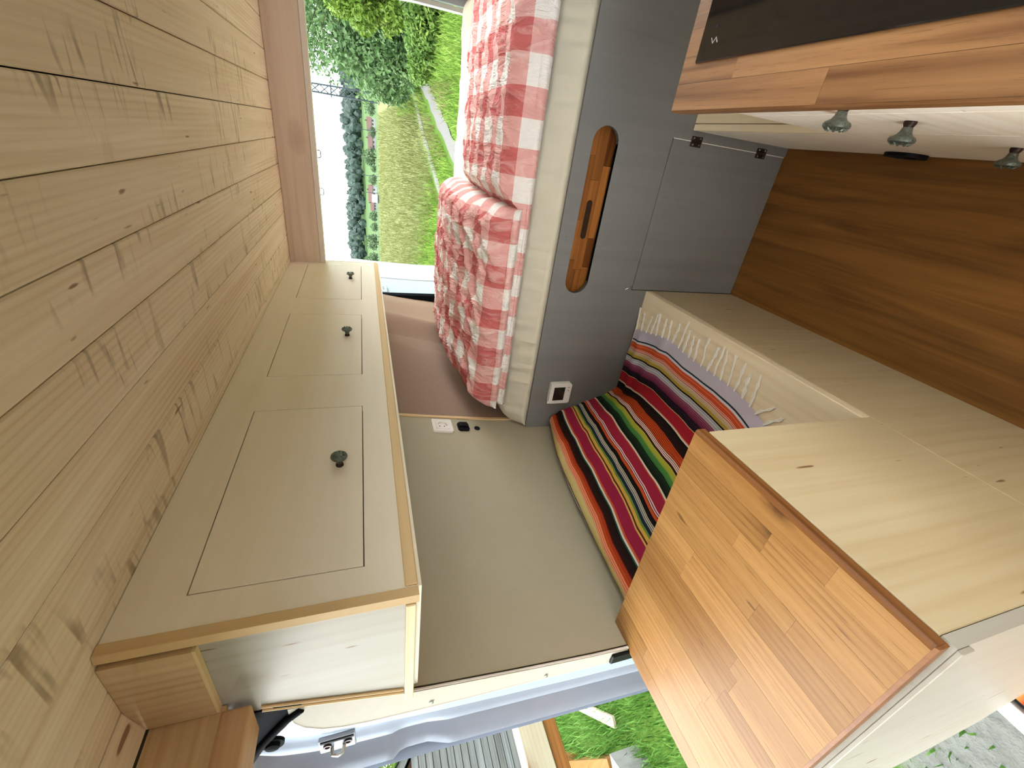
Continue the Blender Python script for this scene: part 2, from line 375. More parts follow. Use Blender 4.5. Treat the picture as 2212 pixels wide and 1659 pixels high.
# ------------------------------------------------------------------ sliding door opening: rear jamb
d1 = setting('door_1', (-1.15, .45, 0))
def jamb(u, v):
    z = -.05 + 1.90 * v; a = xw(z) - .004; b = xo(z); x = a + (b - a) * u
    d = (x - a) / (b - a)
    y = .452 + .035 * math.exp(-((d - .66) / .13) ** 2) - .02 * math.exp(-((d - .93) / .04) ** 2) + .018 * math.exp(-((d - .84) / .035) ** 2)
    rec = max(0.0, min(1.0, (z - 1.34) / .05)) * max(0.0, min(1.0, (1.47 - z) / .02))
    y += .02 * rec * max(0, d - .72) / .28
    if z > 1.6: y += .25 * (z - 1.6) ** 1.5 * max(0, 1 - abs(d - .5))
    return (x, y, z)
m = MB(); m.grid(jamb, 44, 120)
build('pillar', m, SILVER, d1, True)
m = MB(); m.grid(lambda u, v: (xo(-.05 + 1.9 * v) - .002, .432 + .05 * u, -.05 + 1.9 * v), 1, 30)
build('pillar_flange', m, SILVER, d1, True)
# cream liner inset with rounded upper corner
TR = [(-1.098, .90), (-1.094, .946), (-1.083, 1.15), (-1.075, 1.318), (-1.067, 1.42), (-1.059, 1.514), (-1.05, 1.565), (-1.036, 1.603), (-1.012, 1.632), (-.985, 1.648), (-.958, 1.652)]
inner = [(xw(z) + .002, z) for z in (1.60, 1.5, 1.42, 1.3, 1.15, 1.0, .90)]
build('liner', MB().prism([(x, z) for x, z in TR] + [(xw(1.652) - .002, 1.652)] + inner, 'Y', .444, .449), LINER, d1)
build('liner_edging', MB().tube([(x, .446, z) for x, z in TR], .0035, 6), PLASTIC, d1, True)
build('panel_edging', MB().tube([(xw(z), .448, z) for z in [.86 + .028 * i for i in range(29)]], .0035, 6), PLASTIC, d1, True)
build('black_bracket', MB().bbox(-1.092, -1.058, .436, .444, .86, .945, .003, 1), BLACK, d1)
build('liner_screw', MB().lathe([(0, .005), (.003, .005), (.004, .002)], (-1.048, .444, 1.39), (0, -1, 0), 10), CHROME, d1)
build('liner_screw', MB().lathe([(0, .005), (.003, .005), (.004, .002)], (-1.072, .444, 1.12), (0, -1, 0), 10), CHROME, d1)
sp = build('striker_plate', MB().bbox(-1.155, -1.102, .448, .458, 1.545, 1.616, .003, 2), SILVER, d1)
for z in (1.560, 1.600):
    build('screw', MB().lathe([(0, .0085), (.004, .0085), (.004, .005), (.002, .0045)], (-1.124, .448, z), (0, -1, 0), 14), DARKMET, sp, True)
build('striker_loop', MB().tube([(-1.135, .447, 1.592), (-1.138, .435, 1.590), (-1.138, .432, 1.580), (-1.138, .435, 1.570), (-1.135, .447, 1.568)], .004, 8), CHROME, sp, True)
build('striker_slot', MB().bbox(-1.112, -1.104, .446, .449, 1.548, 1.613, .001, 1), BLACK, sp)
# rubber seal in the upper corner
arc = [(-.942, .444, 1.630), (-.963, .442, 1.656), (-1.001, .442, 1.684), (-1.041, .442, 1.71), (-1.09, .442, 1.735)]
build('rubber_seal', MB().tube(arc, .007, 10), RUBBER, d1, True)
build('seal_web', MB().prism([(-.918, 1.63), (-.939, 1.627), (-.963, 1.656), (-1.001, 1.684), (-1.041, 1.71), (-1.09, 1.735), (-1.09, 1.77), (-.918, 1.77)], 'Y', .445, .452), RUBBER, d1)
build('buffer', MB().lathe([(0, .02), (.006, .02), (.006, .013), (.012, .012), (.014, .006)], (-1.036, .445, 1.688), (0, -1, 0), 16), RUBBER, d1, True)

# ------------------------------------------------------------------ rear doors, standing open
d2 = setting('door_2', (-1.03, 3.0, .5))
def dleaf(y0, y1, x0, x1, thick, z0=.5, z1=1.74):
    m = MB()
    def fn(u, v, t=0):
        z = z0 + (z1 - z0) * v; y = y0 + (y1 - y0) * u
        lean = .06 * max(0, (z - 1.1)) ** 1.3
        return (x0 + (x1 - x0) * u + lean + t, y, z)
    m.grid(fn, 6, 20); m.grid(lambda u, v: fn(u, v, -thick), 6, 20)
    n = 7 * 21
    per = [i * 21 for i in range(7)] + [6 * 21 + j for j in range(1, 21)] + [i * 21 + 20 for i in range(5, -1, -1)] + [j for j in range(19, 0, -1)]
    m.f += [(per[i], per[(i + 1) % len(per)], n + per[(i + 1) % len(per)], n + per[i]) for i in range(len(per))]
    return m
build('door_frame', dleaf(2.985, 3.76, -1.035, -1.005, .05), SILVER, d2, True)
build('inner_panel', dleaf(3.36, 3.735, -1.012, -.992, .012, .55, 1.72), WHITEPAINT, d2, True)
hg = build('hinge', MB().bbox(-1.024, -1.004, 3.02, 3.17, 1.345, 1.395, .004, 2), SILVER, d2)
for q in (3.08, 3.12):
    build('screw', MB().lathe([(0, .008), (.004, .008), (.005, .003)], (-1.004, q, 1.375), (1, 0, 0), 10), CHROME, hg)
build('pillar_seal', MB().prism([(-1.07, 2.925), (-.995, 2.925), (-.985, 2.945), (-.99, 2.965), (-1.07, 2.965)], 'Z', .5, 1.80), RUBBER, d2)
d3 = setting('door_3', (.6, 2.95, .5))
build('jamb', MB().add([(.585, 2.95, .5), (.592, 2.95, 1.2), (.56, 2.95, 1.8), (.605, 2.95, .5), (.612, 2.95, 1.2), (.58, 2.95, 1.8),
                        (.585, 3.0, .5), (.592, 3.0, 1.2), (.56, 3.0, 1.8), (.605, 3.0, .5), (.612, 3.0, 1.2), (.58, 3.0, 1.8)],
                       [(0, 1, 4, 3), (1, 2, 5, 4), (6, 7, 10, 9), (7, 8, 11, 10), (0, 1, 7, 6), (1, 2, 8, 7), (3, 4, 10, 9), (4, 5, 11, 10)]), WHITEPAINT, d3)
build('inner_lining', MB().add([(.612, 2.945, .5), (.618, 2.945, 1.2), (.59, 2.945, 1.8), (.659, 2.945, .5), (.659, 2.945, 1.2), (.659, 2.945, 1.8),
                                (.612, 2.97, .5), (.618, 2.97, 1.2), (.59, 2.97, 1.8), (.659, 2.97, .5), (.659, 2.97, 1.2), (.659, 2.97, 1.8)],
                               [(0, 1, 4, 3), (1, 2, 5, 4), (6, 7, 10, 9), (7, 8, 11, 10), (0, 1, 7, 6), (1, 2, 8, 7)]), SILVER, d3)

# ================================================================== OVERHEAD CUPBOARD
oc = thing('overhead_cupboard', 'long pale birch plywood wall cupboard with three flush doors under the plank ceiling', 'cupboard', (-.82, 1.48, 1.43))
XF = -.667
doors = [(.515, 1.031), (1.210, 1.706), (1.887, 2.416)]
m = MB(); a, b = XF - .016, XF
m.box(a, b, .460, 2.50, 1.43, 1.510); m.box(a, b, .460, 2.50, 1.771, ZC - .001)
ys = [.460] + [q for d in doors for q in d] + [2.50]
for q0, q1 in zip(ys[0::2], ys[1::2]): m.box(a, b, q0, q1, 1.510, 1.771)
build('front_frame', m, BIRCH, oc)
def knob(base, axis, parent, s=1.0):
    k = build('knob', MB().lathe([(.008 * s, .0065 * s), (.014 * s, .008 * s), (.018 * s, .0105 * s), (.0215 * s, .0165 * s), (.0245 * s, .018 * s), (.0275 * s, .0172 * s), (.029 * s, .013 * s), (.0285 * s, .009 * s), (.031 * s, .005 * s), (.031 * s, .001)], base, axis, 24), PEWTER, parent, True)
    ax = Vector(axis)
    side = Vector((0, 1, 0)); up = Vector((0, 0, 1)); m = MB()
    for i in range(8):                                    # raised leaf ring on the face
        an = 2 * PI * i / 8; c = Vector(base) + ax * .0285 * s + (side * math.cos(an) + up * math.sin(an)) * .011 * s
        t_ = (side * math.cos(an) + up * math.sin(an)); n_ = ax
        m.tube([c - t_ * .004 * s, c + n_ * .002 * s, c + t_ * .0045 * s], [.0012 * s, .0022 * s, .0008 * s], 5)
    build('face_relief', m, PEWTER, k)
    build('knob_foot', MB().lathe([(0, .0085 * s), (.003 * s, .0085 * s), (.008 * s, .0062 * s)], base, axis, 16), DARKMET, k, True)
    k['label'] = 'dark pewter knob with relief face'
    return k
for i, (q0, q1) in enumerate(doors):
    g = .0019
    d = build('door', MB().bbox(XF - .015, XF + .0005, q0 + g, q1 - g, 1.510 + g, 1.771 - g, .0008, 1), BIRCH, oc)
    knob((XF + .0005, (.791, 1.501, 2.188)[i], 1.560), (1, 0, 0), d)
build('interior', MB().box(-.90, -.688, .462, 2.495, 1.445, 1.85), SHELL, oc)
build('bottom_board', MB().box(-.99, XF - .001, .460, 2.50, 1.418, 1.4295), BIRCH, oc)
build('bottom_trim', MB().bbox(XF - .012, XF + .004, .462, 2.50, 1.424, 1.446, .002, 1), TRIMW, oc)
build('far_end_trim', MB().box(-.99, XF + .001, 2.4965, 2.503, 1.446, 1.70), BIRCH, oc)
build('corner_trim', MB().prism([(XF + .002, .441), (XF - .012, .438), (XF - .016, .4405), (XF - .016, .4585), (XF + .002, .4585)], 'Z', 1.424, ZC - .001), TRIMZ, oc)
ep = [(XF - .017, 1.43), (XF - .017, ZC - .002), (-.868, ZC - .002), (xw(1.80), 1.80), (xw(1.69), 1.69), (xw(1.55), 1.55), (xw(1.43) + .002, 1.43)]
build('end_panel', MB().prism(ep, 'Y', .448, .4585), PINEX, oc)
build('end_block', MB().prism([(-.690, 1.748), (-.690, ZC - .001), (-.806, ZC - .001), (-.868, 1.842), (-.871, 1.748)], 'Y', .436, .4475), CUBE_T, oc)
build('end_block_trim', MB().prism([(-.690, 1.743), (-.690, 1.748), (-.871, 1.748), (-.871, 1.743)], 'Y', .4365, .4475), TRIMX, oc)
build('end_rail', MB().bbox(-.995, XF - .016, .436, .4478, 1.429, 1.446, .0015, 1), TRIMX, oc)
m = MB()
for dx in (.004, .016):
    m.tube([(xw(z) + dx, .4455, z) for z in (1.448, 1.52, 1.60, 1.69)], .0028, 6)
build('wall_batten', m, TRIMZ, oc)

# ------------------------------------------------------------------ sockets on the cream panel
def on_wall(z, y, dx=0): return (xw(z) + dx, y, z)
def wall_frame(z):
    """outward normal and upward tangent of the leaning wall at height z"""
    t = Vector((xw(z + .05) - xw(z - .05), 0, .1)).normalized()
    return Vector((t.z, 0, -t.x)), t
def wall_plate(mb_fn, z, y):
    n_, t_ = wall_frame(z); o = Vector(on_wall(z, y))
    m = mb_fn(); m.v = [tuple(o + n_ * p[0] + Vector((0, 1, 0)) * p[1] + t_ * p[2]) for p in m.v]; return m
so = thing('wall_socket', 'white square wall socket with a round recess next to the black socket', 'socket', on_wall(1.218, 1.392, .004))
circ = lambda r, n=28, cy=0, cz=0: [(cy + r * math.cos(2 * PI * i / n), cz + r * math.sin(2 * PI * i / n)) for i in range(n)]
sq = lambda h, c=.004: [(-h + c, -h), (h - c, -h), (h, -h + c), (h, h - c), (h - c, h), (-h + c, h), (-h, h - c), (-h, -h + c)]
build('cover_frame', wall_plate(lambda: MB().plate(sq(.041), [sq(.0275)], 'X', .0005, .010), 1.218, 1.392), PLASTIC, so)
build('insert', wall_plate(lambda: MB().plate(sq(.0272), [circ(.0195)], 'X', .0005, .0115), 1.218, 1.392), PLASTIC, so)
rc = build('recess', wall_plate(lambda: MB().prism(circ(.0195), 'X', .0004, .003), 1.218, 1.392), PLASTIC, so)
for q in (-.0095, .0095):
    build('pin_hole', wall_plate(lambda: MB().prism(circ(.0028, 10, 0, q), 'X', .003, .0036), 1.218, 1.392), BLACK, rc)
us = thing('usb_socket', 'black rounded charging socket between the white socket and the small black plug', 'socket', on_wall(1.130, 1.392, .004))
rr = [(.026 * sx * (1 if a else .72), .0235 * sz * (.72 if a else 1)) for sx, sz, a in ((1, -1, 0), (1, -1, 1), (1, 1, 1), (1, 1, 0), (-1, 1, 0), (-1, 1, 1), (-1, -1, 1), (-1, -1, 0))]
build('bezel', wall_plate(lambda: MB().prism(rr, 'X', .0005, .008), 1.130, 1.392), BLACK, us)
build('flap', wall_plate(lambda: MB().bbox(.008, .017, -.008, .020, -.018, .018, .004, 2), 1.130, 1.392), BLACK, us)
hp = build('hole_plug', wall_plate(lambda: MB().lathe([(.0005, .0125), (.003, .0125), (.0045, .009), (.0025, .007)], (0, 0, 0), (1, 0, 0), 20), 1.071, 1.388), BLACK, None, True)
tag(hp, 'small round black plug in the cream wall panel below the sockets', 'plug')
#SECTION3
# ================================================================== BED
YB = 1.40
bp = thing('bed_platform', 'grey stained plywood bed base with an oval slot and a hinged hatch', 'bed', (-.2, 2.1, 0))
def stadium(x0, x1, zc, r, n=10):
    return [(x1 - r + r * math.sin(PI * i / n), zc - r * math.cos(PI * i / n)) for i in range(n + 1)] + [(x0 + r - r * math.sin(PI * i / n), zc + r * math.cos(PI * i / n)) for i in range(n + 1)]
slot = stadium(-.447, .097, .746, .046)
hatch_o = [(-.4245, .002), (.0945, .002), (.0945, .498), (-.4245, .498)]
build('front_panel', MB().plate([(-1.075, .0), (-.4265, .0), (-.4265, .5015), (.0975, .5015), (.0975, 0), (.655, 0), (.655, .848), (-1.062, .848)], [slot], 'Y', YB, YB + .016), GREYP, bp)
ht = build('hatch', MB().bbox(-.4245, .0935, YB + .0004, YB + .016, .003, .498, .0008, 1), GREYP, bp)
build('hinge_pin', MB().tube([(.0955, YB - .001, .006), (.0955, YB - .001, .5)], .0017, 6), PLASTIC, ht)
for z in (.408, .118):
    h = build('hinge', MB().bbox(.080, .111, YB - .0035, YB + .0002, z - .022, z + .022, .001, 1), DARKMET, ht)
    build('knuckle', MB().tube([(.0955, YB - .004, z - .02), (.0955, YB - .004, z + .02)], .0035, 8), DARKMET, h)
    for sx in (.0855, .1055):
        for sz in (-.013, .013):
            build('screw', MB().lathe([(0, .0032), (.0012, .003), (.0018, .001)], (sx, YB - .0035, z + sz), (0, -1, 0), 8), CHROME, h)
build('latch_wire', MB().tube([(-.425, YB - .002, .53), (-.418, YB - .006, .522), (-.411, YB - .005, .51), (-.413, YB - .002, .500)], .0014, 6), CHROME, ht)
build('slot_rim', MB().plate([(x * 1.0, z) for x, z in stadium(-.448, .098, .746, .047)], [slot], 'Y', YB + .0002, YB + .0155), GREYP, bp)
build('platform_board', MB().box(-1.045, .655, YB + .02, 2.91, .815, .847), GREYP, bp)
build('panel_screw', MB().lathe([(0, .0035), (.001, .003)], (-.247, YB, .822), (0, -1, 0), 8), CHROME, bp)
build('rear_support', MB().box(-1.04, .655, 2.86, 2.88, .0, .815), GREYP, bp)

# board stored behind the oval slot
sb = thing('stored_oak_board', 'oiled oak block board with a finger groove seen through the oval slot', 'board', (-.18, 1.45, .62))
rowz = [.685, .720, .757, .812]; y0 = 1.432
for r_, (za, zb) in enumerate(zip(rowz, rowz[1:])):
    q = -.50 + .05 * r_
    rnd = random.Random(40 + r_)
    q = -.52
    while q < .15:
        L = rnd.uniform(.10, .24); e = min(q + L, .16)
        if r_ == 1 and q < -.16 < e and e - q > .1:
            pass
        build('stave', MB().box(q + .0004, e - .0004, y0 + rnd.uniform(0, .001), y0 + .022, za + .0003, zb - .0003), BOARDX, sb)
        q = e
build('finger_groove', MB().prism(stadium(-.255, -.125, .742, .0105, 8), 'Y', y0 - .0006, y0 + .002), SHELL, sb)

# mattress with sheet
def slab(x0, x1, y0_, y1_, z0, z1, nx, ny, disp, r=.04, px=4.0):
    """closed rounded slab, top surface wrinkled; returns MB and uvs in metres"""
    m = MB(); uv = []
    import itertools
    npf = 8
    prof = []                                             # cross section over y: front bottom -> up the front -> top -> down the back
    for i in range(npf): prof.append(('f', i / npf))
    for i in range(ny + 1): prof.append(('t', i / ny))
    for i in range(1, npf + 1): prof.append(('b', 1 - i / npf))
    for i in range(nx + 1):
        u = i / nx; x = x0 + (x1 - x0) * u
        ex = min(1.0, min(u, 1 - u) * (x1 - x0) / r); ex = (1 - (1 - ex) ** 2) ** .5
        s_ = 0; last = None
        for k, t in prof:
            if k == 't':
                y = y0_ + (y1_ - y0_) * t; dd = min(y - y0_, y1_ - y)
                ey = min(1.0, dd / r); ey = (1 - (1 - ey) ** 2) ** .5
                h = (z1 - z0); z = z0 + h * (.35 + .65 * ey) * (.3 + .7 * ex)
                p = Vector((x, y, z)) + Vector(disp(x, y, ey * ex))
            else:
                yy = y0_ if k == 'f' else y1_; h = (z1 - z0)
                sgn = -1 if k == 'f' else 1
                z = z0 + h * .35 * t * (.3 + .7 * ex)
                p = Vector((x, yy + sgn * .012 * math.sin(PI * t), z)) + Vector(disp(x, yy, .3 * t)) * t
            if last is not None: s_ += (p - last).length
            last = p
            m.v.append(tuple(p)); uv.append((x, s_))
    n = len(prof)
    for i in range(nx):
        for j in range(n - 1): m.f.append((i * n + j, (i + 1) * n + j, (i + 1) * n + j + 1, i * n + j + 1))
    m.f.append(tuple(range(n - 1, -1, -1))); m.f.append(tuple(nx * n + j for j in range(n)))
    for i in range(nx): pass
    return m, uv
def d_mat(x, y, e):
    w_ = .006 * fbm(x * 9, y * 5, 1) + .010 * max(0, fbm(x * 5 + y * 2, y * 14, 3))
    f_ = .024 * abs(fbm(x * 22 + .6 * math.sin(y * 5), y * 3, 9)) * (1.0 if y < 1.47 else .4)
    return (0, -f_ * .8, w_ * e)
mm, uv = slab(-1.045, .645, 1.408, 2.89, .8485, .957, 150, 60, d_mat, .07)
mt = build('mattress', mm, SHEET, None, True, uvs=uv)
tag(mt, 'mattress in a creased cream sheet lying on the grey bed base', 'mattress')

# gingham bedding
def gingham(name):
    n = NT(name, .85, .1)
    uvn = n.n('ShaderNodeUVMap'); sep = n.n('ShaderNodeSeparateXYZ'); n.l(uvn.outputs[0], sep.inputs[0])
    def st(o): return n.math('GREATER_THAN', n.math('MODULO', n.math('ADD', n.math('DIVIDE', o, .156), 50.0), 1.0), .5)
    f = n.math('MULTIPLY', n.math('ADD', st(sep.outputs[0]), st(sep.outputs[1])), .5)
    c = n.ramp(f, [(0, srgb(226, 219, 209)), (.5, srgb(214, 158, 149)), (1, srgb(190, 100, 95))])
    tx = n.n('ShaderNodeMapping'); tx.inputs['Scale'].default_value = (1, .35, 1); n.l(uvn.outputs[0], tx.inputs[0])
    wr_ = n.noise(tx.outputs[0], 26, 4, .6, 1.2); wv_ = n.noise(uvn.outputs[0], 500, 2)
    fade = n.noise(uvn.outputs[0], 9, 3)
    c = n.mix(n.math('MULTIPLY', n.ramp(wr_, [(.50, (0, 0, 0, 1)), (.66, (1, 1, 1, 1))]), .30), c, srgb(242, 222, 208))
    n.col(c); n.bump(n.math('ADD', n.math('MULTIPLY', wr_, 1.0), n.math('MULTIPLY', wv_, .04)), .8, .022)
    return n.m
GING = gingham('red_gingham_cotton')
def wrinkle(x, y, s=1.0, dirx=.35):
    a = x * math.cos(dirx) + y * math.sin(dirx); b = -x * math.sin(dirx) + y * math.cos(dirx)
    r = 1 - abs(fbm(a * 3 + .3 * b, b * 11, 2.2, 3)) * 2.4
    r2 = 1 - abs(fbm(a * 7 + 5, b * 20, 7.7, 3)) * 2.4
    return s * (.013 * max(0, r) ** 2 + .006 * max(0, r2) ** 2 + .010 * fbm(x * 3, y * 3, 5, 2))
def d_d1(x, y, e): return (.004 * fbm(y * 9, x * 4), -.004 * max(0, fbm(x * 14, 3, 1)) , wrinkle(x, y, .9, .5) * e - .028 * max(0, (y - 1.75)) / .7 - .060 * e * min(1, max(0, (-.12 - x) / .06)))
mm, uv = slab(-.935, .63, 1.404, 2.20, .964, 1.064, 190, 110, d_d1, .055)
q = build('duvet', mm, GING, None, True, uvs=uv)
tag(q, 'red and white gingham duvet spread flat along the mattress', 'duvet')
def d_d2(x, y, e):
    crown = .050 * math.sin(PI * min(1, max(0, (y - 1.40) / 1.12))) * min(1.0, max(0.0, (x + 1.0) / .16))
    edge = -.02 * math.exp(-((x + .185) / .03) ** 2)
    ty = -.05 * max(0, (x + .45)) * (1 if y > 2 else 0)
    return (.012 * fbm(y * 6, 2, 2), ty - .005 * max(0, fbm(x * 13, 8, 1)), (wrinkle(x, y, 1.25, .75) + crown + edge) * e)
mm, uv = slab(-.945, -.175, 1.400, 2.46, .996, 1.085, 130, 130, d_d2, .06)
uv = [(a + .05, b + .04) for a, b in uv]
q = build('folded_duvet', mm, GING, None, True, uvs=uv)
tag(q, 'crumpled red and white gingham duvet folded on top of the flat duvet', 'duvet')
for i in range(7):
    x0 = -.30 - i * .092
    build('button_tape', MB().tube([(x0, 1.394, .998 - i * .0004), (x0 - .036, 1.393, .997)], .0022, 5), SHEET, q)

# display on the bed base
th = thing('thermostat', 'white heater control panel with a dark display on the grey bed base', 'thermostat', (-.880, 1.398, .675))
sx0, sx1, sz0, sz1 = -.929, -.832, .676, .772
fr = build('housing', MB().plate([(sx0 + .006, sz0), (sx1 - .008, sz0), (sx1, sz0 + .008), (sx1, sz1 - .004), (sx1 - .004, sz1), (sx0 + .008, sz1), (sx0, sz1 - .008), (sx0, sz0 + .006)],
                                  [[(sx0 + .013, sz0 + .028), (sx1 - .018, sz0 + .028), (sx1 - .018, sz1 - .016), (sx0 + .013, sz1 - .016)]], 'Y', 1.379, 1.3985), PLASTIC, th)
build('display', MB().box(sx0 + .012, sx1 - .017, 1.382, 1.386, sz0 + .027, sz1 - .015), SCREEN, th)
for bx in (-.852, -.867, -.882):
    build('button', MB().lathe([(0, .0022), (.0012, .0018)], (bx, 1.379, sz0 + .014), (0, -1, 0), 8), BLACK if bx > -.88 else PLASTIC, fr)
build('clip', MB().bbox(sx0 - .001, sx0 + .012, 1.380, 1.390, sz1 - .004, sz1 + .003, .001, 1), PLASTIC, fr)

# ================================================================== BENCH, SIDE CABINET, OAK TOP
XB = -.427
be = thing('bench', 'pale pine bench along the cream wall, half covered by the striped blanket', 'bench', (-.76, .75, 0))
build('front_panel', MB().bbox(XB - .018, XB, .107, 1.398, .001, .4065, .0012, 1), PINEZ, be)
build('seat_board', MB().bbox(xw(.42) + .004, XB, .5085, 1.397, .4085, .434, .0015, 1), PINEY, be)
build('carcass', MB().box(-1.06, XB - .02, .12, 1.39, .002, .40), PINEZ, be)
sc_ = thing('side_cabinet', 'tall pale pine cabinet under the oak top beside the sliding door', 'cabinet', (-.76, .3, 0))
build('front_board', MB().bbox(XB - .018, XB + .0005, .107, .5075, .4085, .8705, .0015, 1), PINEZ, sc_)
build('back_board', MB().box(xw(.6) + .012, XB - .018, .490, .5070, .436, .8705), PINEZ, sc_)
side = [(XB - .002, .002), (XB, .869), (-1.055, .869), (-1.10, .62), (-1.131, .428), (-1.10, .25), (-1.06, .12), (-.96, .035), (-.90, .002)]
build('side_panel', MB().prism(side, 'Y', .090, .106), PINEX, sc_)
build('top_batten', MB().bbox(-1.05, XB - .001, .084, .0899, .845, .869, .001, 1), PINEX, sc_)
ot = thing('oak_top', 'oiled oak block tabletop on the pine side cabinet by the open door', 'tabletop', (-.74, .31, .872))
X0, X1, Y0, Y1, Z0, Z1 = -1.062, -.4335, .0985, .5155, .8722, .8955
rnd = random.Random(5); xx = X0; first = True
while xx < X1 - .001:
    wd = rnd.uniform(.038, .046); e = min(xx + wd, X1)
    if X1 - e < .02: e = X1
    yy = Y0; cut = rnd.uniform(.10, .32)
    for ya, yb in ((Y0, Y0 + cut), (Y0 + cut, Y1)):
        dz = rnd.uniform(0, .00025)
        build('stave', MB().box(xx + .0002, e - .0002, ya + .0001, yb - .0001, Z0, Z1 + dz), OAKY, ot)
    xx = e
build('front_edge', MB().prism([(X1, Z0 - .0003), (X1 + .007, Z0 + .002), (X1 + .0078, Z1 - .004), (X1 + .004, Z1 - .0005), (X1, Z1)], 'Y', Y0, Y1), OAKE, ot)
build('near_edge', MB().prism([(Y0, Z0), (Y0 - .004, Z0 + .002), (Y0 - .004, Z1 - .003), (Y0, Z1)], 'X', X0, X1 + .006), OAKE, ot)

# ------------------------------------------------------------------ step well of the sliding door
st = thing('entrance_step', 'white door sill step with a dark edged striped mat outside the side cabinet', 'step', (-1.02, -.2, -.16))
build('sill', MB().bbox(-1.122, -1.074, -.75, .118, -.075, -.05, .004, 2), WHITEPAINT, st)
build('mat_border', MB().bbox(-1.072, -.90, -.70, .118, -.078, -.062, .003, 1), BLACK, st)
sm = NT('striped_mat', .95, .02)
v_ = sm.coord((1, 1, 1), False); sp_ = sm.n('ShaderNodeSeparateXYZ'); sm.l(v_, sp_.inputs[0])
sm.col(sm.ramp(sm.math('FRACT', sm.math('MULTIPLY', sp_.outputs[1], 9.0)), [(0, srgb(180, 136, 43)), (.3, srgb(172, 100, 36)), (.55, srgb(162, 57, 36)), (.75, srgb(180, 151, 79)), (1, srgb(172, 108, 36))]))
build('mat', MB().box(-1.060, -.91, -.69, .100, -.062, -.058), sm.m, st)
build('tread', MB().box(-1.10, -.86, -.75, .12, -.10, -.0785), SILVER, st)

# ================================================================== SERAPE
BL = [(0.4, 'c8bec6'), (4.2, 'c8bec6'), (4.8, '24343a'), (5.6, 'd8cfd0'), (6.4, 'd2512c'), (6.6, 'e08a62'), (7.8, 'd2512c'), (8.0, 'e8c0a8'), (8.3, 'd04a2c'), (8.6, 'e6bca4'), (8.9, 'a8413a'), (9.2, 'e0b8a0'),
      (10.4, 'c8ae88'), (11.5, 'b3993e'), (12.1, '16120f')]
def lines(a, b, cols, step):
    out = []; s_ = a; i = 0
    while s_ < b - .01:
        s_ = min(b, s_ + step); out.append((s_, cols[i % len(cols)])); i += 1
    return out
def grad(a, b, c0, c1, dark, step):
    out = []; s_ = a; i = 0; n_ = int((b - a) / step)
    h = lambda c: [int(c[k:k + 2], 16) for k in (0, 2, 4)]
    p, q_ = h(c0), h(c1)
    while s_ < b - .01:
        t = (s_ - a) / (b - a); s_ = min(b, s_ + step)
        out.append((s_, dark if i % 2 else '%02x%02x%02x' % tuple(int(p[k] + (q_[k] - p[k]) * t) for k in range(3)))); i += 1
    return out
BL += lines(12.1, 14.2, ['c9c9c9', '9a9a9c', 'bcbcbe'], .35) + grad(14.2, 17.2, 'b88a98', '6a2440', '74203f', .3) + grad(17.2, 19.8, '3c2038', '120f12', '191318', .4) + [(20.0, 'c9a878'), (24.3, 'a0202c'), (24.7, 'c8a078'), (25.0, 'd8cbb0')]
BL += grad(25.0, 28.4, '14100e', '3a1712', '0f0c0a', .35) + grad(28.4, 32.0, 'c24a1c', 'c8521f', '7a2412', .3) + lines(32.0, 33.5, ['e2d2c4', '7a2a22'], .25) + [(34.0, '100c0a')]
BL += grad(34.0, 35.6, 'b9a83a', '8c9a34', '9aa038', .3) + grad(35.6, 37.2, '5c8a3c', '2f6a34', '44783a', .3) + grad(37.2, 39.8, '24452a', '141c12', '0c0f0a', .27) + [(40.3, 'd8cbb4'), (40.6, 'b8522c'), (43.6, '9a2338'), (43.9, 'e2cdc8'), (44.2, '8a2034'), (44.5, 'e2cdc8'), (44.7, '501418'), (45.5, 'cc5026'), (46.9, '14100f')]
BL += lines(46.9, 48.2, ['d0c8b4', '4a463c', '9a9484'], .2) + [(49.2, '1c2a36'), (49.9, '6a8a3a'), (50.9, 'd0a548'), (51.4, '5a2414'), (51.9, 'd8a85c'), (55.4, '9a2440'), (56.0, 'cc5a30'), (56.6, 'd8d2c0'), (57.0, '2a4a38')]
BL += grad(57.0, 59.6, '141210', '3a1a16', '241210', .35) + grad(59.6, 61.6, '8a2a14', 'e07038', 'b03a18', .3) + grad(61.6, 63.2, 'e8906a', 'e8b08c', 'd06a44', .3) + [(66.0, 'cdb878'), (66.5, '1c2024'), (75.0, 'd6d4d2')]
sr = NT('serape_weave', .9, .08)
uvn = sr.n('ShaderNodeUVMap'); sep = sr.n('ShaderNodeSeparateXYZ'); sr.l(uvn.outputs[0], sep.inputs[0])
s_in = sr.math('MULTIPLY', sep.outputs[1], 100.0)
hexc = lambda c: srgb(int(c[0:2], 16), int(c[2:4], 16), int(c[4:6], 16))
segs = []; p0 = 0.0
for e, c in BL: segs.append((p0, e, c)); p0 = e
cur = None
for k in range(0, len(segs), 30):
    ch = segs[k:k + 30]; a, b = ch[0][0], ch[-1][1]
    f = sr.math('DIVIDE', sr.math('SUBTRACT', s_in, a), b - a, True)
    col = sr.ramp(f, [((q_[0] - a) / (b - a), hexc(q_[2])) for q_ in ch], 'CONSTANT')
    cur = col if cur is None else sr.mix(sr.math('GREATER_THAN', s_in, a), cur, col)
wvn = sr.noise(uvn.outputs[0], 700, 2); sr.col(sr.mix(sr.math('MULTIPLY', wvn, .25), cur, (.02, .015, .01, 1))); sr.bump(wvn, .25, .003)
bl = thing('striped_blanket', 'multicoloured striped woven blanket with white fringe over the bench cushion', 'blanket', (-.78, .9, .434))
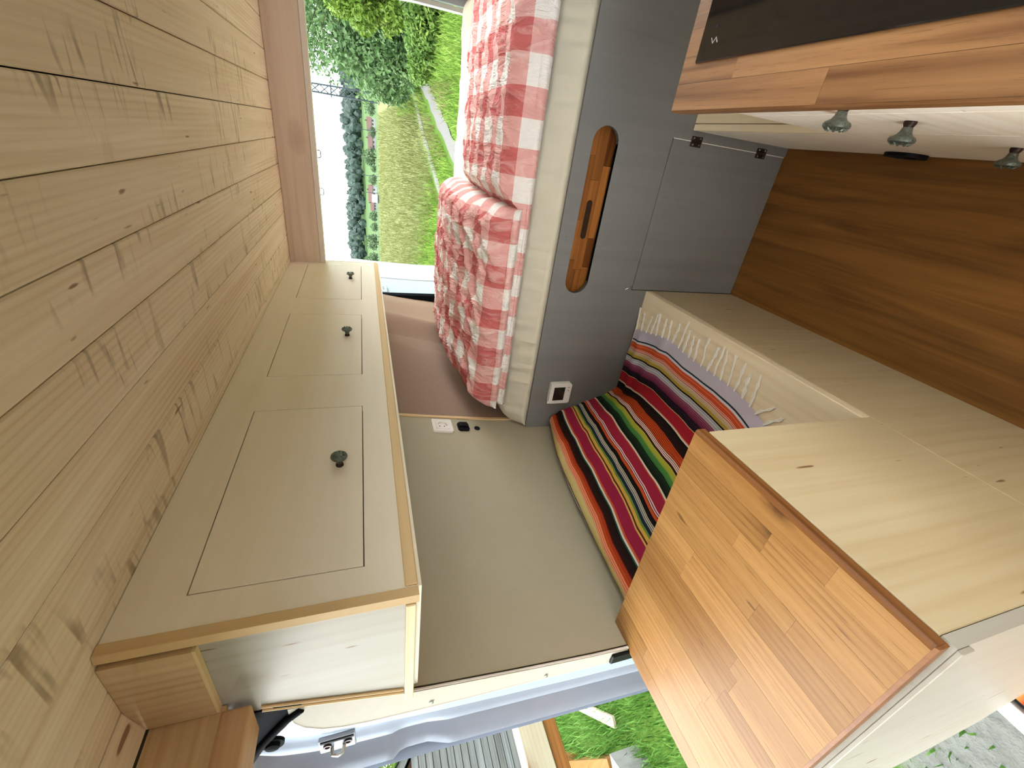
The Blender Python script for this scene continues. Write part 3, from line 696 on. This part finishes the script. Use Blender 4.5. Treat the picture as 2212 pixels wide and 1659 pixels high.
def ssec(y):
    fb = interp(y, [(.4, -.74), (.9, -.735), (1.05, -.74), (1.2, -.785), (1.37, -.88)])
    zt = interp(y, [(.4, .86), (.57, .855), (.72, .845), (.89, .838), (1.13, .81), (1.385, .745)])
    xe = interp(y, [(.4, -.60), (.7, -.58), (.8, -.561), (.98, -.544), (1.16, -.543), (1.39, -.577)])
    return [(xe, .4365), ((xe + fb) / 2, .447), (fb + .03, .450), (fb - .005, .468), (fb - .03, .53), ((fb - .03 - .965) / 2 - .012, (.53 + zt - .05) / 2 + .018), (-.965, zt - .05), (-.992, zt - .012), (-1.014, zt), (-1.036, zt - .008), (-1.046, zt - .04)]
def smooth_curve(P, n):
    out = []
    for i in range(len(P) - 1):
        a = Vector(P[max(i - 1, 0)]); b = Vector(P[i]); c = Vector(P[i + 1]); d = Vector(P[min(i + 2, len(P) - 1)])
        for k in range(n):
            t = k / n
            out.append(.5 * ((2 * b) + (c - a) * t + (2 * a - 5 * b + 4 * c - d) * t * t + (3 * b - a - 3 * c + d) * t ** 3))
    out.append(Vector(P[-1])); return out
m = MB(); uv = []; NY = 110; rows = None
for i in range(NY + 1):
    y = .516 + (1.383 - .516) * i / NY
    cur_ = smooth_curve(ssec(y), 9); rows = len(cur_); s_ = 0
    for j, p in enumerate(cur_):
        if j: s_ += (p - cur_[j - 1]).length
        seat = max(0, 1 - max(0, p.y - .45) / .06)
        wr_ = .006 * fbm(y * 5 + s_ * 4, s_ * 6, 1.5, 3) + .005 * max(0, fbm(y * 9 + s_ * 6, s_ * 2, 4.5, 2))
        fold = .010 * math.exp(-((y - 1.335 + .12 * s_) / .022) ** 2) * seat + .008 * math.exp(-((y - 1.21 - .3 * (s_ - .1)) / .03) ** 2) * seat
        fr_ = min(1, s_ / .02)
        if s_ < .3: pos = (p.x, y, p.y + (abs(wr_) + fold) * fr_ + .001)
        else: pos = (max(p.x + abs(wr_) * 1.2, xw(p.y) + .003), y + .012 * fbm(s_ * 8, 3, 1), p.y + wr_ * .4)
        if s_ < .3: pos = (pos[0] + .006 * math.sin(y * 17) * (1 - s_ / .3), pos[1], pos[2])
        m.v.append(pos); uv.append((y, s_))
for i in range(NY):
    for j in range(rows - 1): m.f.append((i * rows + j, (i + 1) * rows + j, (i + 1) * rows + j + 1, i * rows + j + 1))
build('cloth', m, sr.m, bl, True, uvs=uv)
cu = thing('bench_cushion', 'thick backrest cushion hidden under the striped blanket on the bench', 'cushion', (-.9, .95, .434))
m = MB(); NP = 9
for i in range(NP):
    y = .52 + (1.372 - .52) * i / (NP - 1); P_ = ssec(y); fb = P_[3][0]; zt = P_[8][1]
    m.v += [(fb - .03, y, .437), (fb - .055, y, .53), (-.985, y, zt - .065), (-1.01, y, zt - .03), (-1.035, y, zt - .05), (-1.05, y, .437)]
for i in range(NP - 1):
    for j in range(6): m.f.append((i * 6 + j, (i + 1) * 6 + j, (i + 1) * 6 + (j + 1) % 6, i * 6 + (j + 1) % 6))
m.f += [tuple(range(6)), tuple((NP - 1) * 6 + j for j in range(6))]
CUSH = plain('red_cushion_cloth', srgb(120, 26, 34), .9, .1, 0, .1)
build('cover', m, CUSH, cu)
build('piping', MB().tube([(ssec(.52)[3][0] - .03, .52, .437)] + [(ssec(.52 + .17 * k)[8][0] + .01, .52 + .17 * k, ssec(.52 + .17 * k)[8][1] - .035) for k in range(6)], .004, 6), CUSH, cu)
FRI = plain('white_cotton_fringe', srgb(238, 232, 218), .95, .05, 0, .08)
rnd = random.Random(11); ntas = 27
for i in range(ntas):
    y = 1.380 - i * (1.380 - .545) / (ntas - 1) + rnd.uniform(-.004, .004)
    xe = ssec(y)[0][0] + .006 * math.sin(y * 17); m = MB(); L = rnd.uniform(.065, .10); dy = rnd.uniform(-.012, .022)
    if y < .75: L *= .6; dy = -.04
    for k in range(4):
        o = rnd.uniform(-.006, .006); o2 = rnd.uniform(-.005, .005)
        m.tube([(xe - .004, y + o * .3, .4395), (xe + L * .3, y + o + dy * .3, .4385), (xe + L * .65, y - o + dy * .7, .4375), (xe + L, y + o2 + dy, .4368)], [.0019, .0022, .0022, .0015], 5)
    build('tassel', m, FRI, bl)

# ================================================================== KITCHEN
XK = .126
kc = thing('kitchen_cabinet', 'pale pine kitchen cabinet with pewter knobs under the oak worktop', 'cabinet', (.39, .3, 0))
build('front_panel', MB().box(XK, XK + .018, -.45, .886, .002, .852), PINE_LIT, kc)
build('end_panel', MB().box(XK + .018, .658, .870, .886, .002, .852), PINEX, kc)
build('carcass', MB().box(XK + .019, .655, -.44, .868, .01, .84), PINEZ, kc)
for za, zb, zk in ((.690, .848, .771), (.46, .6865, .612), (.06, .4565, .296)):
    d = build('drawer', MB().bbox(XK - .0015, XK, .360, .880, za, zb, .0006, 1), PINE_LIT, kc)
    knob((XK - .0015, .602, zk), (-1, 0, 0), d, 1.12)
kw = thing('kitchen_worktop', 'oiled hardwood block worktop around the black glass hob', 'worktop', (.38, .22, .853))
rnd = random.Random(9); xs = [.106, .150, .193, .236, .28, .33, .38, .43, .48, .53, .58, .657]
for a, b in zip(xs, xs[1:]):
    q = -.45
    while q < .889:
        L = rnd.uniform(.28, .55); e = q + L
        if e > .80: e = .889
        build('stave', MB().box(a + .0002, b - .0002, q + .0002, e - .0002, .8525, .8845 + rnd.uniform(0, .0002)), WALNUT, kw); q = e
build('front_edge', MB().prism([(.106, .853), (.1035, .856), (.103, .880), (.106, .8846)], 'Y', -.45, .889), WALNUT, kw)
hb = thing('glass_hob', 'black glass hob set into the kitchen worktop', 'hob', (.41, .6, .885))
build('glass', MB().bbox(.180, .60, .32, .848, .8848, .8895, .0015, 1), GLASSB, hb)
for cxy, rad in (((.335, .70), .085), ((.335, .70), .06), ((.335, .47), .075)):
    build('ring_print', MB().plate([(cxy[0] + rad * math.cos(2 * PI * i / 40), cxy[1] + rad * math.sin(2 * PI * i / 40)) for i in range(40)],
                                   [[(cxy[0] + (rad - .0015) * math.cos(2 * PI * i / 40), cxy[1] + (rad - .0015) * math.sin(2 * PI * i / 40)) for i in range(40)]], 'Z', .8895, .8898), HOBGREY, hb)
build('touch_mark', MB().tube([(.206, .800, .8896), (.214, .806, .8896), (.206, .812, .8896), (.214, .818, .8896)], .0008, 5), HOBGREY, hb)
build('touch_mark', MB().lathe([(0, .004), (.0003, .004)], (.230, .812, .8895), (0, 0, 1), 14), BLACK, hb)

bx = thing('storage_box', 'low pale wooden storage box between the kitchen cabinet and the bed base', 'box', (.39, 1.14, 0))
build('front_panel', MB().bbox(XK, XK + .016, .888, 1.398, .002, .418, .001, 1), PINE_LIT, bx)
build('top_rail', MB().bbox(XK, XK + .0185, .888, 1.398, .4185, .434, .001, 1), PINEY, bx)
build('lid', MB().bbox(XK + .0202, .655, .889, 1.398, .4185, .434, .001, 1), PINEY, bx)
build('carcass', MB().box(XK + .017, .652, .89, 1.395, .004, .417), PINEZ, bx)
vt = build('floor_vent', MB().plate([(.955 + .050 * math.cos(2 * PI * i / 32), .052 + .050 * math.sin(2 * PI * i / 32)) for i in range(32)],
                                    [[(.955 + .030 * math.cos(2 * PI * i / 20), .052 + .030 * math.sin(2 * PI * i / 20)) for i in range(20)]], 'X', XK - .010, XK - .0005), BLACK, None)
tag(vt, 'round black vent ring low on the storage box front beside the floor', 'vent')
#SECTION4
# ================================================================== OUTSIDE
_full = srgb
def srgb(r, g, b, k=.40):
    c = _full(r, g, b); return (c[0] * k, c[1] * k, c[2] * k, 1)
def gz(x, y):
    z = interp(y, [(-40, -.6), (64, -.6), (150, -5.0), (300, -7.0), (380, -5.0), (450, -1.5), (520, 4), (800, 14)])
    return z
GN = NT('meadow_ground', .95, .05)
g_ = GN.n('ShaderNodeNewGeometry'); sp_ = GN.n('ShaderNodeSeparateXYZ'); GN.l(g_.outputs['Position'], sp_.inputs[0])
nA = GN.noise(g_.outputs['Position'], .8, 5); nB = GN.noise(g_.outputs['Position'], 14, 4, .7)
yv = GN.math('ADD', GN.math('ADD', sp_.outputs[1], GN.math('SUBTRACT', GN.math('MULTIPLY', GN.math('MINIMUM', sp_.outputs[0], 0.0), .8), GN.math('MULTIPLY', GN.math('MAXIMUM', sp_.outputs[0], 0.0), 8.0))), GN.math('MULTIPLY', GN.math('SUBTRACT', nA, .5), 10.0))
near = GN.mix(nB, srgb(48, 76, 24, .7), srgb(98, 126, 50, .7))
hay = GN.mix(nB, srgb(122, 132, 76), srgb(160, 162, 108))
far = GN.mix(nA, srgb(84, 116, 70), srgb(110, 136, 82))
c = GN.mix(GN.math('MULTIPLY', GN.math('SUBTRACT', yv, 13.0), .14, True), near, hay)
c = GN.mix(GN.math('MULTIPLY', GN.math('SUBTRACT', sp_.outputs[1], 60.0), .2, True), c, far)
gr = GN.mix(nB, srgb(84, 86, 80, .6), srgb(140, 142, 134, .6))
gx = GN.math('ADD', GN.math('ADD', sp_.outputs[0], 2.15), GN.math('ADD', GN.math('MULTIPLY', sp_.outputs[1], -.75), GN.math('MULTIPLY', GN.math('SUBTRACT', GN.noise(g_.outputs['Position'], 3.0, 4), .5), 1.3)))
ongr = GN.math('MULTIPLY', GN.math('MULTIPLY', gx, 5.0, True), GN.math('LESS_THAN', sp_.outputs[1], 3.0))
GN.col(GN.mix(ongr, c, gr)); GN.bump(nB, .6, .05)
m = MB()
ysamp = [-30, -10, -4, -2, 0, 2, 4, 8, 14, 22, 32, 44, 56, 64, 80, 100, 125, 150, 200, 250, 300, 330, 360, 380, 400, 425, 450, 480, 520, 600, 800]
m.grid(lambda u, v: (lambda y: ((-1 + 2 * v) * (60 + y * .9 if y > 0 else 60), y, gz(0, y)))(ysamp[round(u * (len(ysamp) - 1))]), len(ysamp) - 1, 24)
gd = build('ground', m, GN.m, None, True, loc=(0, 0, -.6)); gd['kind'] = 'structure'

GRAV = plain('pale_gravel', srgb(150, 148, 142), .95, .1, 0, .35, 60, .6)
def track(name, pts, wd):
    m = MB(); n = 60
    rnd = random.Random(3)
    for i in range(n + 1):
        y = pts[0][1] + (pts[-1][1] - pts[0][1]) * i / n; x = interp(y, [(p[1], p[0]) for p in pts])
        a = wd * (.8 + .5 * noise.noise(Vector((y * .9, 1, 2)))); b = wd * (.8 + .5 * noise.noise(Vector((y * .9, 7, 2))))
        m.v += [(x - a, y, -.58), (x - a * .4, y, -.56), (x + b * .4, y, -.56), (x + b, y, -.58)]
    for i in range(n):
        for j in range(3): m.f.append((i * 4 + j, i * 4 + 4 + j, i * 4 + 5 + j, i * 4 + 1 + j))
    o = build(name, m, GRAV, None, True); o['kind'] = 'structure'; return o
track('gravel_track', [(-4.5, 4), (-1.6, 12.3), (-.16, 16.8), (1.67, 21.5), (4.5, 27)], .19)
track('gravel_track', [(-2.3, 4), (-.55, 10.2), (.55, 14.2), (2.0, 19.5), (4.0, 25)], .30)

def grass(name, n, area, hmin, hmax, cols, seed, wid=.012, gap=None, label=None):
    rnd = random.Random(seed); m = MB(); vs_ = m.v; fs = m.f
    for i in range(n):
        x, y = area(rnd)
        if gap and gap(x, y): continue
        h = rnd.uniform(hmin, hmax) * (.35 if -2.6 < x < -1 and y < 1.2 else 1); an = rnd.uniform(0, 2 * PI); lean = rnd.uniform(.1, .6) * h; la = rnd.uniform(0, 2 * PI); ww = wid * rnd.uniform(.6, 1.3) * (1 + y * .02)
        cx, sy = math.cos(an) * ww, math.sin(an) * ww; lx, ly = math.cos(la) * lean, math.sin(la) * lean; z = gz(x, y) - .01; o = len(vs_)
        vs_ += [(x - cx, y - sy, z), (x + cx, y + sy, z), (x + lx * .35 + cx * .7, y + ly * .35 + sy * .7, z + h * .6), (x + lx * .35 - cx * .7, y + ly * .35 - sy * .7, z + h * .6), (x + lx, y + ly, z + h)]
        fs += [(o, o + 1, o + 2, o + 3), (o + 3, o + 2, o + 4)]
    nm = name + '_blades'
    g = NT(nm, .8, .1); gm = g.n('ShaderNodeNewGeometry')
    f = g.noise(gm.outputs['Position'], 2.2, 3); f2 = g.noise(gm.outputs['Position'], 30, 2)
    g.col(g.ramp(g.math('ADD', g.math('MULTIPLY', f, .5), g.math('MULTIPLY', f2, .5)), [(.3, cols[0]), (.5, cols[1]), (.7, cols[2])]))
    g.b.inputs['Transmission Weight'].default_value = 0
    o = build(name, m, g.m, None, False, loc=(0, 0, -.6)); tag(o, label, 'grass', None, 'stuff'); return o
onroad = lambda x, y: any(abs(x - interp(y, q)) < w_ for q, w_ in (([(4, -4.5), (12.3, -1.6), (16.8, -.16), (21.5, 1.67), (27, 4.5)], .34), ([(4, -2.3), (10.2, -.55), (14.2, .55), (19.5, 2.0), (25, 4)], .42)))
def a_rear(r):
    y = 5.5 + 23 * r.random() ** 1.3; return r.uniform(-.50 * y, .30 * y), y
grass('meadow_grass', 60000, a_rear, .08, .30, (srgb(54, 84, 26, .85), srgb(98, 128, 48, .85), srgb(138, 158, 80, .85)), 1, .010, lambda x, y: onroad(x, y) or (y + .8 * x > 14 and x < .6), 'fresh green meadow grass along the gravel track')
def a_hay(r):
    y = 9 + 50 * r.random() ** 1.5; return r.uniform(-.50 * y, .1 * y), y
grass('hay_grass', 30000, a_hay, .12, .42, (srgb(96, 118, 52), srgb(142, 148, 84), srgb(174, 170, 116)), 2, .010, lambda x, y: onroad(x, y) or (y + .8 * x < 12) or y > 60 or x > 1.2, 'tall yellowish hay grass of the field behind the van')
def a_left(r): return -1.6 - 7 * r.random() ** .8, r.uniform(-.2, 3.2)
grass('verge_grass', 26000, a_left, .05, .22, (srgb(46, 82, 28, .85), srgb(84, 126, 50, .85), srgb(124, 158, 84, .85)), 3, .005, lambda x, y: (x + 1.9 - .75 * y) > random.random() * .7, 'lush green grass beside the sliding door')

LEAFN = 0
def leafmat(name, cols, scale=1.5):
    g = NT(name, .6, .25); gm = g.n('ShaderNodeNewGeometry')
    f = g.noise(gm.outputs['Position'], scale, 3); f2 = g.noise(gm.outputs['Position'], 18, 2, .7)
    g.col(g.ramp(g.math('ADD', g.math('MULTIPLY', f, .45), g.math('MULTIPLY', f2, .55)), [(.3, cols[0]), (.5, cols[1]), (.7, cols[2])]))
    tr_ = g.n('ShaderNodeBsdfTranslucent'); tr_.inputs['Color'].default_value = cols[1]
    mx = g.n('ShaderNodeMixShader'); mx.inputs[0].default_value = .3
    g.l(g.b.outputs[0], mx.inputs[1]); g.l(tr_.outputs[0], mx.inputs[2])
    g.l(mx.outputs[0], g.t.nodes['Material Output'].inputs['Surface']); return g.m
BARK = plain('grey_bark', srgb(86, 74, 60), .9, .1, 0, .3, 30, .4)
def tree(name, label, lobes, nleaf, size, mat, trunk, seed, group=None, hollow=.45):
    rnd = random.Random(seed); x0, y0_, zb = trunk
    t = thing(name, label, 'tree' if 'bush' not in name else 'bush', (x0, y0_, zb), group)
    m = MB(); tot = sum(l[3] ** 2 for l in lobes)
    for lx, ly, lz, lr in lobes:
        k = int(nleaf * lr * lr / tot)
        for i in range(k):
            d = Vector((rnd.gauss(0, 1), rnd.gauss(0, 1), rnd.gauss(0, 1))).normalized()
            rr_ = lr * (hollow + (1 - hollow) * rnd.random() ** .6) * (1 + .28 * noise.noise(d * 2.3 + Vector((lx, ly, lz))))
            p = Vector((lx, ly, lz)) + Vector((d.x, d.y, d.z * .92)) * rr_
            if p.z < zb + .05: continue
            n_ = (d * .6 + Vector((rnd.gauss(0, .6), rnd.gauss(0, .6), rnd.gauss(0, .6) + .3))).normalized(); a = n_.orthogonal().normalized(); a.rotate(Matrix.Rotation(rnd.uniform(0, 6.3), 3, n_)); b = n_.cross(a)
            s_ = size * rnd.uniform(.55, 1.25); o = len(m.v)
            m.v += [tuple(p - a * s_), tuple(p + b * s_ * .45 + n_ * s_ * .1), tuple(p + a * s_), tuple(p - b * s_ * .45 + n_ * s_ * .1)]
            m.f.append((o, o + 1, o + 2, o + 3))
    fo = build('foliage', m, mat, t); fo['kind'] = 'stuff'
    mb = MB(); mb.tube([(x0, y0_, zb - .1), (x0 + .03, y0_, zb + .5 * (lobes[0][2] - zb)), (lobes[0][0], lobes[0][1], max(lobes[0][2], zb + .3))], [.09 * lobes[0][3], .07 * lobes[0][3], .03 * lobes[0][3]], 7)
    build('trunk', mb, BARK, t)
    for lx, ly, lz, lr in lobes:
        a = Vector((x0 + .02, y0_, zb + .35 * max(.2, lobes[0][2] - zb))); b = Vector((lx, ly, lz)); mid = (a + b) / 2 + Vector((0, 0, .1 * lr))
        build('branch', MB().tube([a, mid, b, b + (b - a).normalized() * lr * .6], [.04 * lr, .03 * lr, .02 * lr, .004 * lr], 5), BARK, t)
    return t
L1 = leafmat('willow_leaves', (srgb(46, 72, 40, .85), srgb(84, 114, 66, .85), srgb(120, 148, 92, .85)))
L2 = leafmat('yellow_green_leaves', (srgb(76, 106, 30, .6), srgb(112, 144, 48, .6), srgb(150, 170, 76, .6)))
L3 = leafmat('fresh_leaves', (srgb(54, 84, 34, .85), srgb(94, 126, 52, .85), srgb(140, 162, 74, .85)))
L4 = leafmat('dark_forest_leaves', (srgb(58, 82, 72), srgb(76, 100, 86), srgb(96, 120, 100)), .05)
L5 = leafmat('valley_tree_leaves', (srgb(66, 92, 62), srgb(90, 118, 76), srgb(116, 142, 92)), .3)
tree('hedge_tree', 'large dense grey green willow tree behind the gravel track', [(3.4, 19.2, 1.3, 2.3), (2.0, 19.6, .7, 1.35), (2.9, 20.5, 2.5, 1.6), (5.2, 18.4, 2.4, 2.6), (6.4, 16.5, 1.2, 2.3), (1.5, 20, .35, .85), (1.9, 18.4, -.1, .7), (4.2, 20, 4.0, 1.7)], 30000, .105, L1, (3.6, 19.2, -.6), 21)
tree('hazel_bush', 'bright yellow green bush overhanging in front of the willow tree', [(2.15, 12.6, 1.35, .42), (2.3, 12.6, 1.80, .38), (2.15, 12.6, .78, .36), (2.8, 12.5, 1.3, .55)], 5200, .06, L2, (2.7, 12.6, -.6), 22)
tree('low_bush', 'low leafy bush with fresh green leaves at the foot of the willow', [(1.95, 14.5, -.18, .48), (2.45, 14.2, -.2, .58), (1.45, 14.8, -.12, .33), (3.0, 14.0, 0, .62)], 6500, .070, L3, (2.7, 14.4, -.6), 23)
tree('overhanging_tree', 'sparse thin branches hanging into the sky above the lattice mast', [(2.1, 14.5, 2.85, .50), (1.35, 14.5, 2.85, .42), (.6, 14.5, 2.85, .28), (2.9, 14.5, 3.1, .6)], 1500, .06, L1, (6.0, 14.5, -.6), 24, None, .1)
# lattice mast
ma = thing('lattice_mast', 'grey steel lattice mast rising behind the willow tree', 'mast', (2.75, 60, -.6))
STEEL = plain('galvanised_steel', srgb(62, 76, 82), .5, .4, .5, .1)
for sx in (-.45, .45):
    build('chord', MB().tube([(2.75 + sx, 60, -.6), (2.75 + sx * .8, 60, 7.4)], .09, 6), STEEL, ma)
for k in range(8):
    z = -.2 + k * .95; s0 = .45 - .011 * z; 
    build('brace', MB().tube([(2.75 - s0, 60, z), (2.75 + s0, 60, z + .95)], .055, 5), STEEL, ma)
    build('brace', MB().tube([(2.75 + s0, 60, z), (2.75 - s0, 60, z + .95)], .055, 5), STEEL, ma)
build('crossarm', MB().box(2.1, 3.6, 59.9, 60.1, 4.3, 4.42), STEEL, ma)
build('top_frame', MB().plate([(2.9, 6.4), (3.9, 6.4), (3.9, 7.2), (2.9, 7.2)], [[(3.0, 6.5), (3.8, 6.5), (3.8, 7.1), (3.0, 7.1)]], 'Y', 59.95, 60.05), STEEL, ma)

# distant forest on the hill (one mass), valley trees and farm houses
m = MB(); rnd = random.Random(31)
ico = bmesh.new(); bmesh.ops.create_icosphere(ico, subdivisions=2, radius=1); ico.verts.index_update()
iv = [v.co.copy() for v in ico.verts]; iff = [[v.index for v in f.verts] for f in ico.faces]; ico.free()
for i in range(1300):
    y = rnd.uniform(452, 560); x = rnd.uniform(-330, 170); r_ = rnd.uniform(1.8, 3.8); z = gz(x, y) + rnd.uniform(1, 11) + .00018 * (x + 80) ** 2 * .2
    kk = [r_ * (1 + .75 * noise.noise(v * 2.2 + Vector((i * 3.1, 0, 0)))) for v in iv]
    m.add([(x + v.x * q_, y + v.y * q_, z + v.z * q_ * 1.35) for v, q_ in zip(iv, kk)], iff)
fo = build('distant_forest', m, L4, None, False); tag(fo, 'dark wooded hillside on the horizon behind the valley', 'forest', None, 'stuff')
HW = plain('white_render', srgb(196, 196, 194), .8, .2, 0, .03); HR = plain('red_brown_tiles', srgb(120, 92, 84), .8, .2, 0, .2); HG = plain('house_window', srgb(60, 62, 66), .3, .4, 0, .1)
def house(x, y, wdt, dep, h, rh, label, roofm=HR):
    z = gz(x, y) - .2; t = thing('farm_house', label, 'house', (x, y, z), 'farm houses in the valley')
    build('walls', MB().box(x - wdt / 2, x + wdt / 2, y - dep / 2, y + dep / 2, z, z + h), HW, t)
    e = .5; build('roof', MB().prism([(y - dep / 2 - e, z + h - .2), (y + dep / 2 + e, z + h - .2), (y, z + h + rh)], 'X', x - wdt / 2 - e, x + wdt / 2 + e), roofm, t)
    for k in range(3):
        xx = x - wdt * .3 + k * wdt * .3; build('window', MB().box(xx - .5, xx + .5, y - dep / 2 - .05, y - dep / 2, z + h * .45, z + h * .8), HG, t)
    build('chimney', MB().box(x + wdt * .2, x + wdt * .2 + .7, y - .35, y + .35, z + h + rh * .5, z + h + rh + .8), HR, t)
house(-35.2, 288, 8, 5.5, 2.9, 2.3, 'white farm house with a red brown roof in the middle of the valley')
house(.6, 296, 6, 5, 2.6, 2.4, 'small red roofed house behind the willow edge of the valley')
house(-8.2, 294, 7.5, 5, 2.2, 2.4, 'long low farm house with a brown roof left of the round tree')
house(-43, 296, 5.5, 4.5, 2.2, 2.0, 'small brown roofed barn right of the farm trees')
tv = [(-3.2, 280, 2.4), (-15.6, 284, 4.4), (-27.5, 284, 2.6), (-47.2, 284, 2.8), (-53, 280, 2.4), (-60, 272, 4.2), (-69, 262, 4.6), (-79, 252, 5.0), (8, 284, 3), (-22, 290, 1.8)]
names = ['round tree beside the red roofed house in the valley', 'broad bushy tree left of the white farm house', 'small tree close to the white farm house gable', 'dark tree beside the small barn', 'pale tree right of the small barn', 'first of the big trees at the valley edge by the open rear door', 'middle one of the big trees at the valley edge by the open rear door', 'last of the big trees at the valley edge by the open rear door', 'bushy tree behind the willow edge in the valley', 'low shrub between the broad bushy tree and the white farm house']
for i, (x, y, r_) in enumerate(tv):
    z = gz(x, y); tree('valley_tree', names[i], [(x, y, z + r_ * .95, r_), (x - r_ * .5, y, z + r_ * .7, r_ * .7), (x + r_ * .6, y, z + r_ * .6, r_ * .6)], 500, r_ * .16, L5, (x, y, z), 60 + i, 'trees in the valley', .5)
wt = thing('white_tank', 'small white box standing at the far edge of the hay field', 'box', (-8.3, 63, -.6))
build('body', MB().bbox(-8.75, -7.85, 62.6, 63.4, -.4, .3, .06, 2), WHITEPAINT, wt); build('skid', MB().box(-8.8, -7.8, 62.7, 63.3, -.6, -.4), STEEL, wt)
for x in (-8.0, -5.9, -.6, -13.8):
    p = thing('field_pole', 'thin pole at the far field edge ' + {-8.0: 'in front of the white farm house', -5.9: 'next to the broad bushy valley tree', -.6: 'before the red roofed house', -13.8: 'near the big valley edge trees'}[x], 'pole', (x, 66, -.6), 'poles along the far field edge')
    build('post', MB().tube([(x, 66, -.7), (x, 66, 1.45)], .04, 6), STEEL, p); build('arm', MB().tube([(x, 66, 1.42), (x + .1, 66, 1.62), (x + .4, 66, 1.75)], .025, 5), STEEL, p)

# ------------------------------------------------------------------ beside the sliding door
GREYW = wood('weathered_boards', srgb(168, 172, 168), srgb(108, 112, 110), 'Y', 'Z', ring=10, ringw=.5, fibre=.5, knot=.2, knot_scale=3, rough=.85, tone=.25, knotcol=srgb(60, 60, 58))
sd = thing('wooden_shed', 'weathered grey boarded shed gable beyond the grass', 'shed', (-7.2, 1.0, -.6))
ztop = lambda y: 1.13 + (2.45 - y) * .70 if y > .9 else 1.13 + 1.55 * .7 - (.9 - y) * .7
z = -.58; k = 0
while z < 2.2:
    zb = z + .088
    ya = max(-1.5, .9 - max(0, (1.13 + 1.55 * .7 - zb)) / .7); yb = min(3.4, .9 + max(0, (1.13 + 1.55 * .7 - zb)) / .7)
    if yb - ya > .2:
        build('board', MB().prism([(-7.0, z), (-6.985, z + .002), (-6.992, zb - .004), (-7.0, zb - .004)], 'Y', ya, yb), GREYW, sd)
    z += .092; k += 1
build('wall_frame', MB().prism([(-1.5, -.6), (3.4, -.6), (3.4, .45), (.9, 2.2), (-1.5, .5)], 'X', -9.2, -7.0), SHELL, sd)
for s_ in (1, -1):
    y1_ = .9 + s_ * 2.75; z1_ = 2.24 - 2.75 * .7
    build('barge_board', MB().prism([(.9, 2.22), (.9, 2.34), (y1_, z1_ + .12), (y1_, z1_)], 'X', -6.98, -6.94), GREYW, sd)
    n_ = 40; mm = MB()
    for i in range(n_ + 1):
        t = i / n_; yy = .9 + s_ * 2.9 * t; zz = 2.36 - 2.9 * .7 * t + .025 * math.sin(t * 60)
        mm.v += [(-6.9, yy, zz), (-9.3, yy, zz), (-6.9, yy, zz + .012), (-9.3, yy, zz + .012)]
    for i in range(n_):
        o = i * 4; mm.f += [(o, o + 4, o + 5, o + 1), (o + 2, o + 3, o + 7, o + 6), (o, o + 2, o + 6, o + 4)]
    build('corrugated_roof', mm, RUBBER, sd, True)
tree('garden_bush', 'bright garden bush behind the corrugated shed roof', [(-13, 5.5, 1.0, 1.7), (-13, 7.5, .8, 1.6), (-14, 3.4, 1.2, 1.7), (-13.5, 9.5, 1.0, 2.0)], 7000, .13, L3, (-13, 5.5, -.6), 90)
RAWP = wood('raw_pine_timber', srgb(246, 234, 204), srgb(222, 200, 156), 'Y', 'Z', ring=12, ringw=.4, knot=.15, rough=.7)
ORNG = wood('orange_stained_timber', srgb(214, 146, 66), srgb(164, 96, 34), 'Y', 'Z', ring=10, ringw=.5, rough=.6)
tb = build('timber_beam', MB().bbox(-3.36, -3.20, .25, 2.0, .505, .675, .004, 1), RAWP)
tag(tb, 'pale freshly sawn timber beam lying on the orange trestle', 'beam')
ts = thing('timber_trestle', 'orange stained wooden trestle carrying the pale beam', 'trestle', (-3.35, 1.1, -.6))
build('rail', MB().bbox(-3.42, -3.215, .2, 2.05, .415, .5045, .004, 1), ORNG, ts)
for yy in (.35, 1.85):
    build('leg', MB().bbox(-3.40, -3.31, yy - .045, yy + .045, -.6, .4145, .004, 1), ORNG, ts)
    build('foot', MB().bbox(-3.75, -2.95, yy - .03, yy + .03, -.60, -.53, .004, 1), ORNG, ts)
ORNX = wood('orange_cross_timber', srgb(206, 146, 76), srgb(158, 100, 42), 'X', 'Z', ring=10, ringw=.5, rough=.6)
for i, (x0, ya, x1, yb) in enumerate(((-5.80, 1.46, -4.75, 1.11), (-6.40, 1.74, -5.85, 1.53))):
    L = math.hypot(x1 - x0, yb - ya); an = math.atan2(yb - ya, x1 - x0)
    mb = MB().bbox(-L / 2, L / 2, -.06, .06, 0, .16, .004, 1)
    mb.v = [((x0 + x1) / 2 + p[0] * math.cos(an) - p[1] * math.sin(an), (ya + yb) / 2 + p[0] * math.sin(an) + p[1] * math.cos(an), -.6 + p[2]) for p in mb.v]
    tag(build('timber_offcut', mb, ORNX), ('longer' if i == 0 else 'shorter') + ' orange timber offcut lying in the grass by the trestle', 'timber', 'orange timber offcuts in the grass')
pk = MB().bbox(-.42, .42, -.045, .045, 0, .03, .003, 1); an = math.atan2(-.45, .7)
pk.v = [(-4.75 + p[0] * math.cos(an) - p[1] * math.sin(an), 1.53 + p[0] * math.sin(an) + p[1] * math.cos(an), -.52 + p[2]) for p in pk.v]
tag(build('loose_plank', pk, RAWP), 'pale narrow plank lying in the grass beside the door edge', 'plank')
STONE = plain('pale_stone', srgb(196, 196, 190), .8, .2, 0, .25, 12, .4)
tag(build('stone_slab', MB().prism([(-4.36, 1.10), (-4.28, .98), (-4.22, .80), (-4.20, .45), (-4.52, .42), (-4.50, .80), (-4.43, 1.0)], 'Z', -.60, -.33), STONE), 'pale pointed stone slab in the grass beyond the oak top', 'stone')
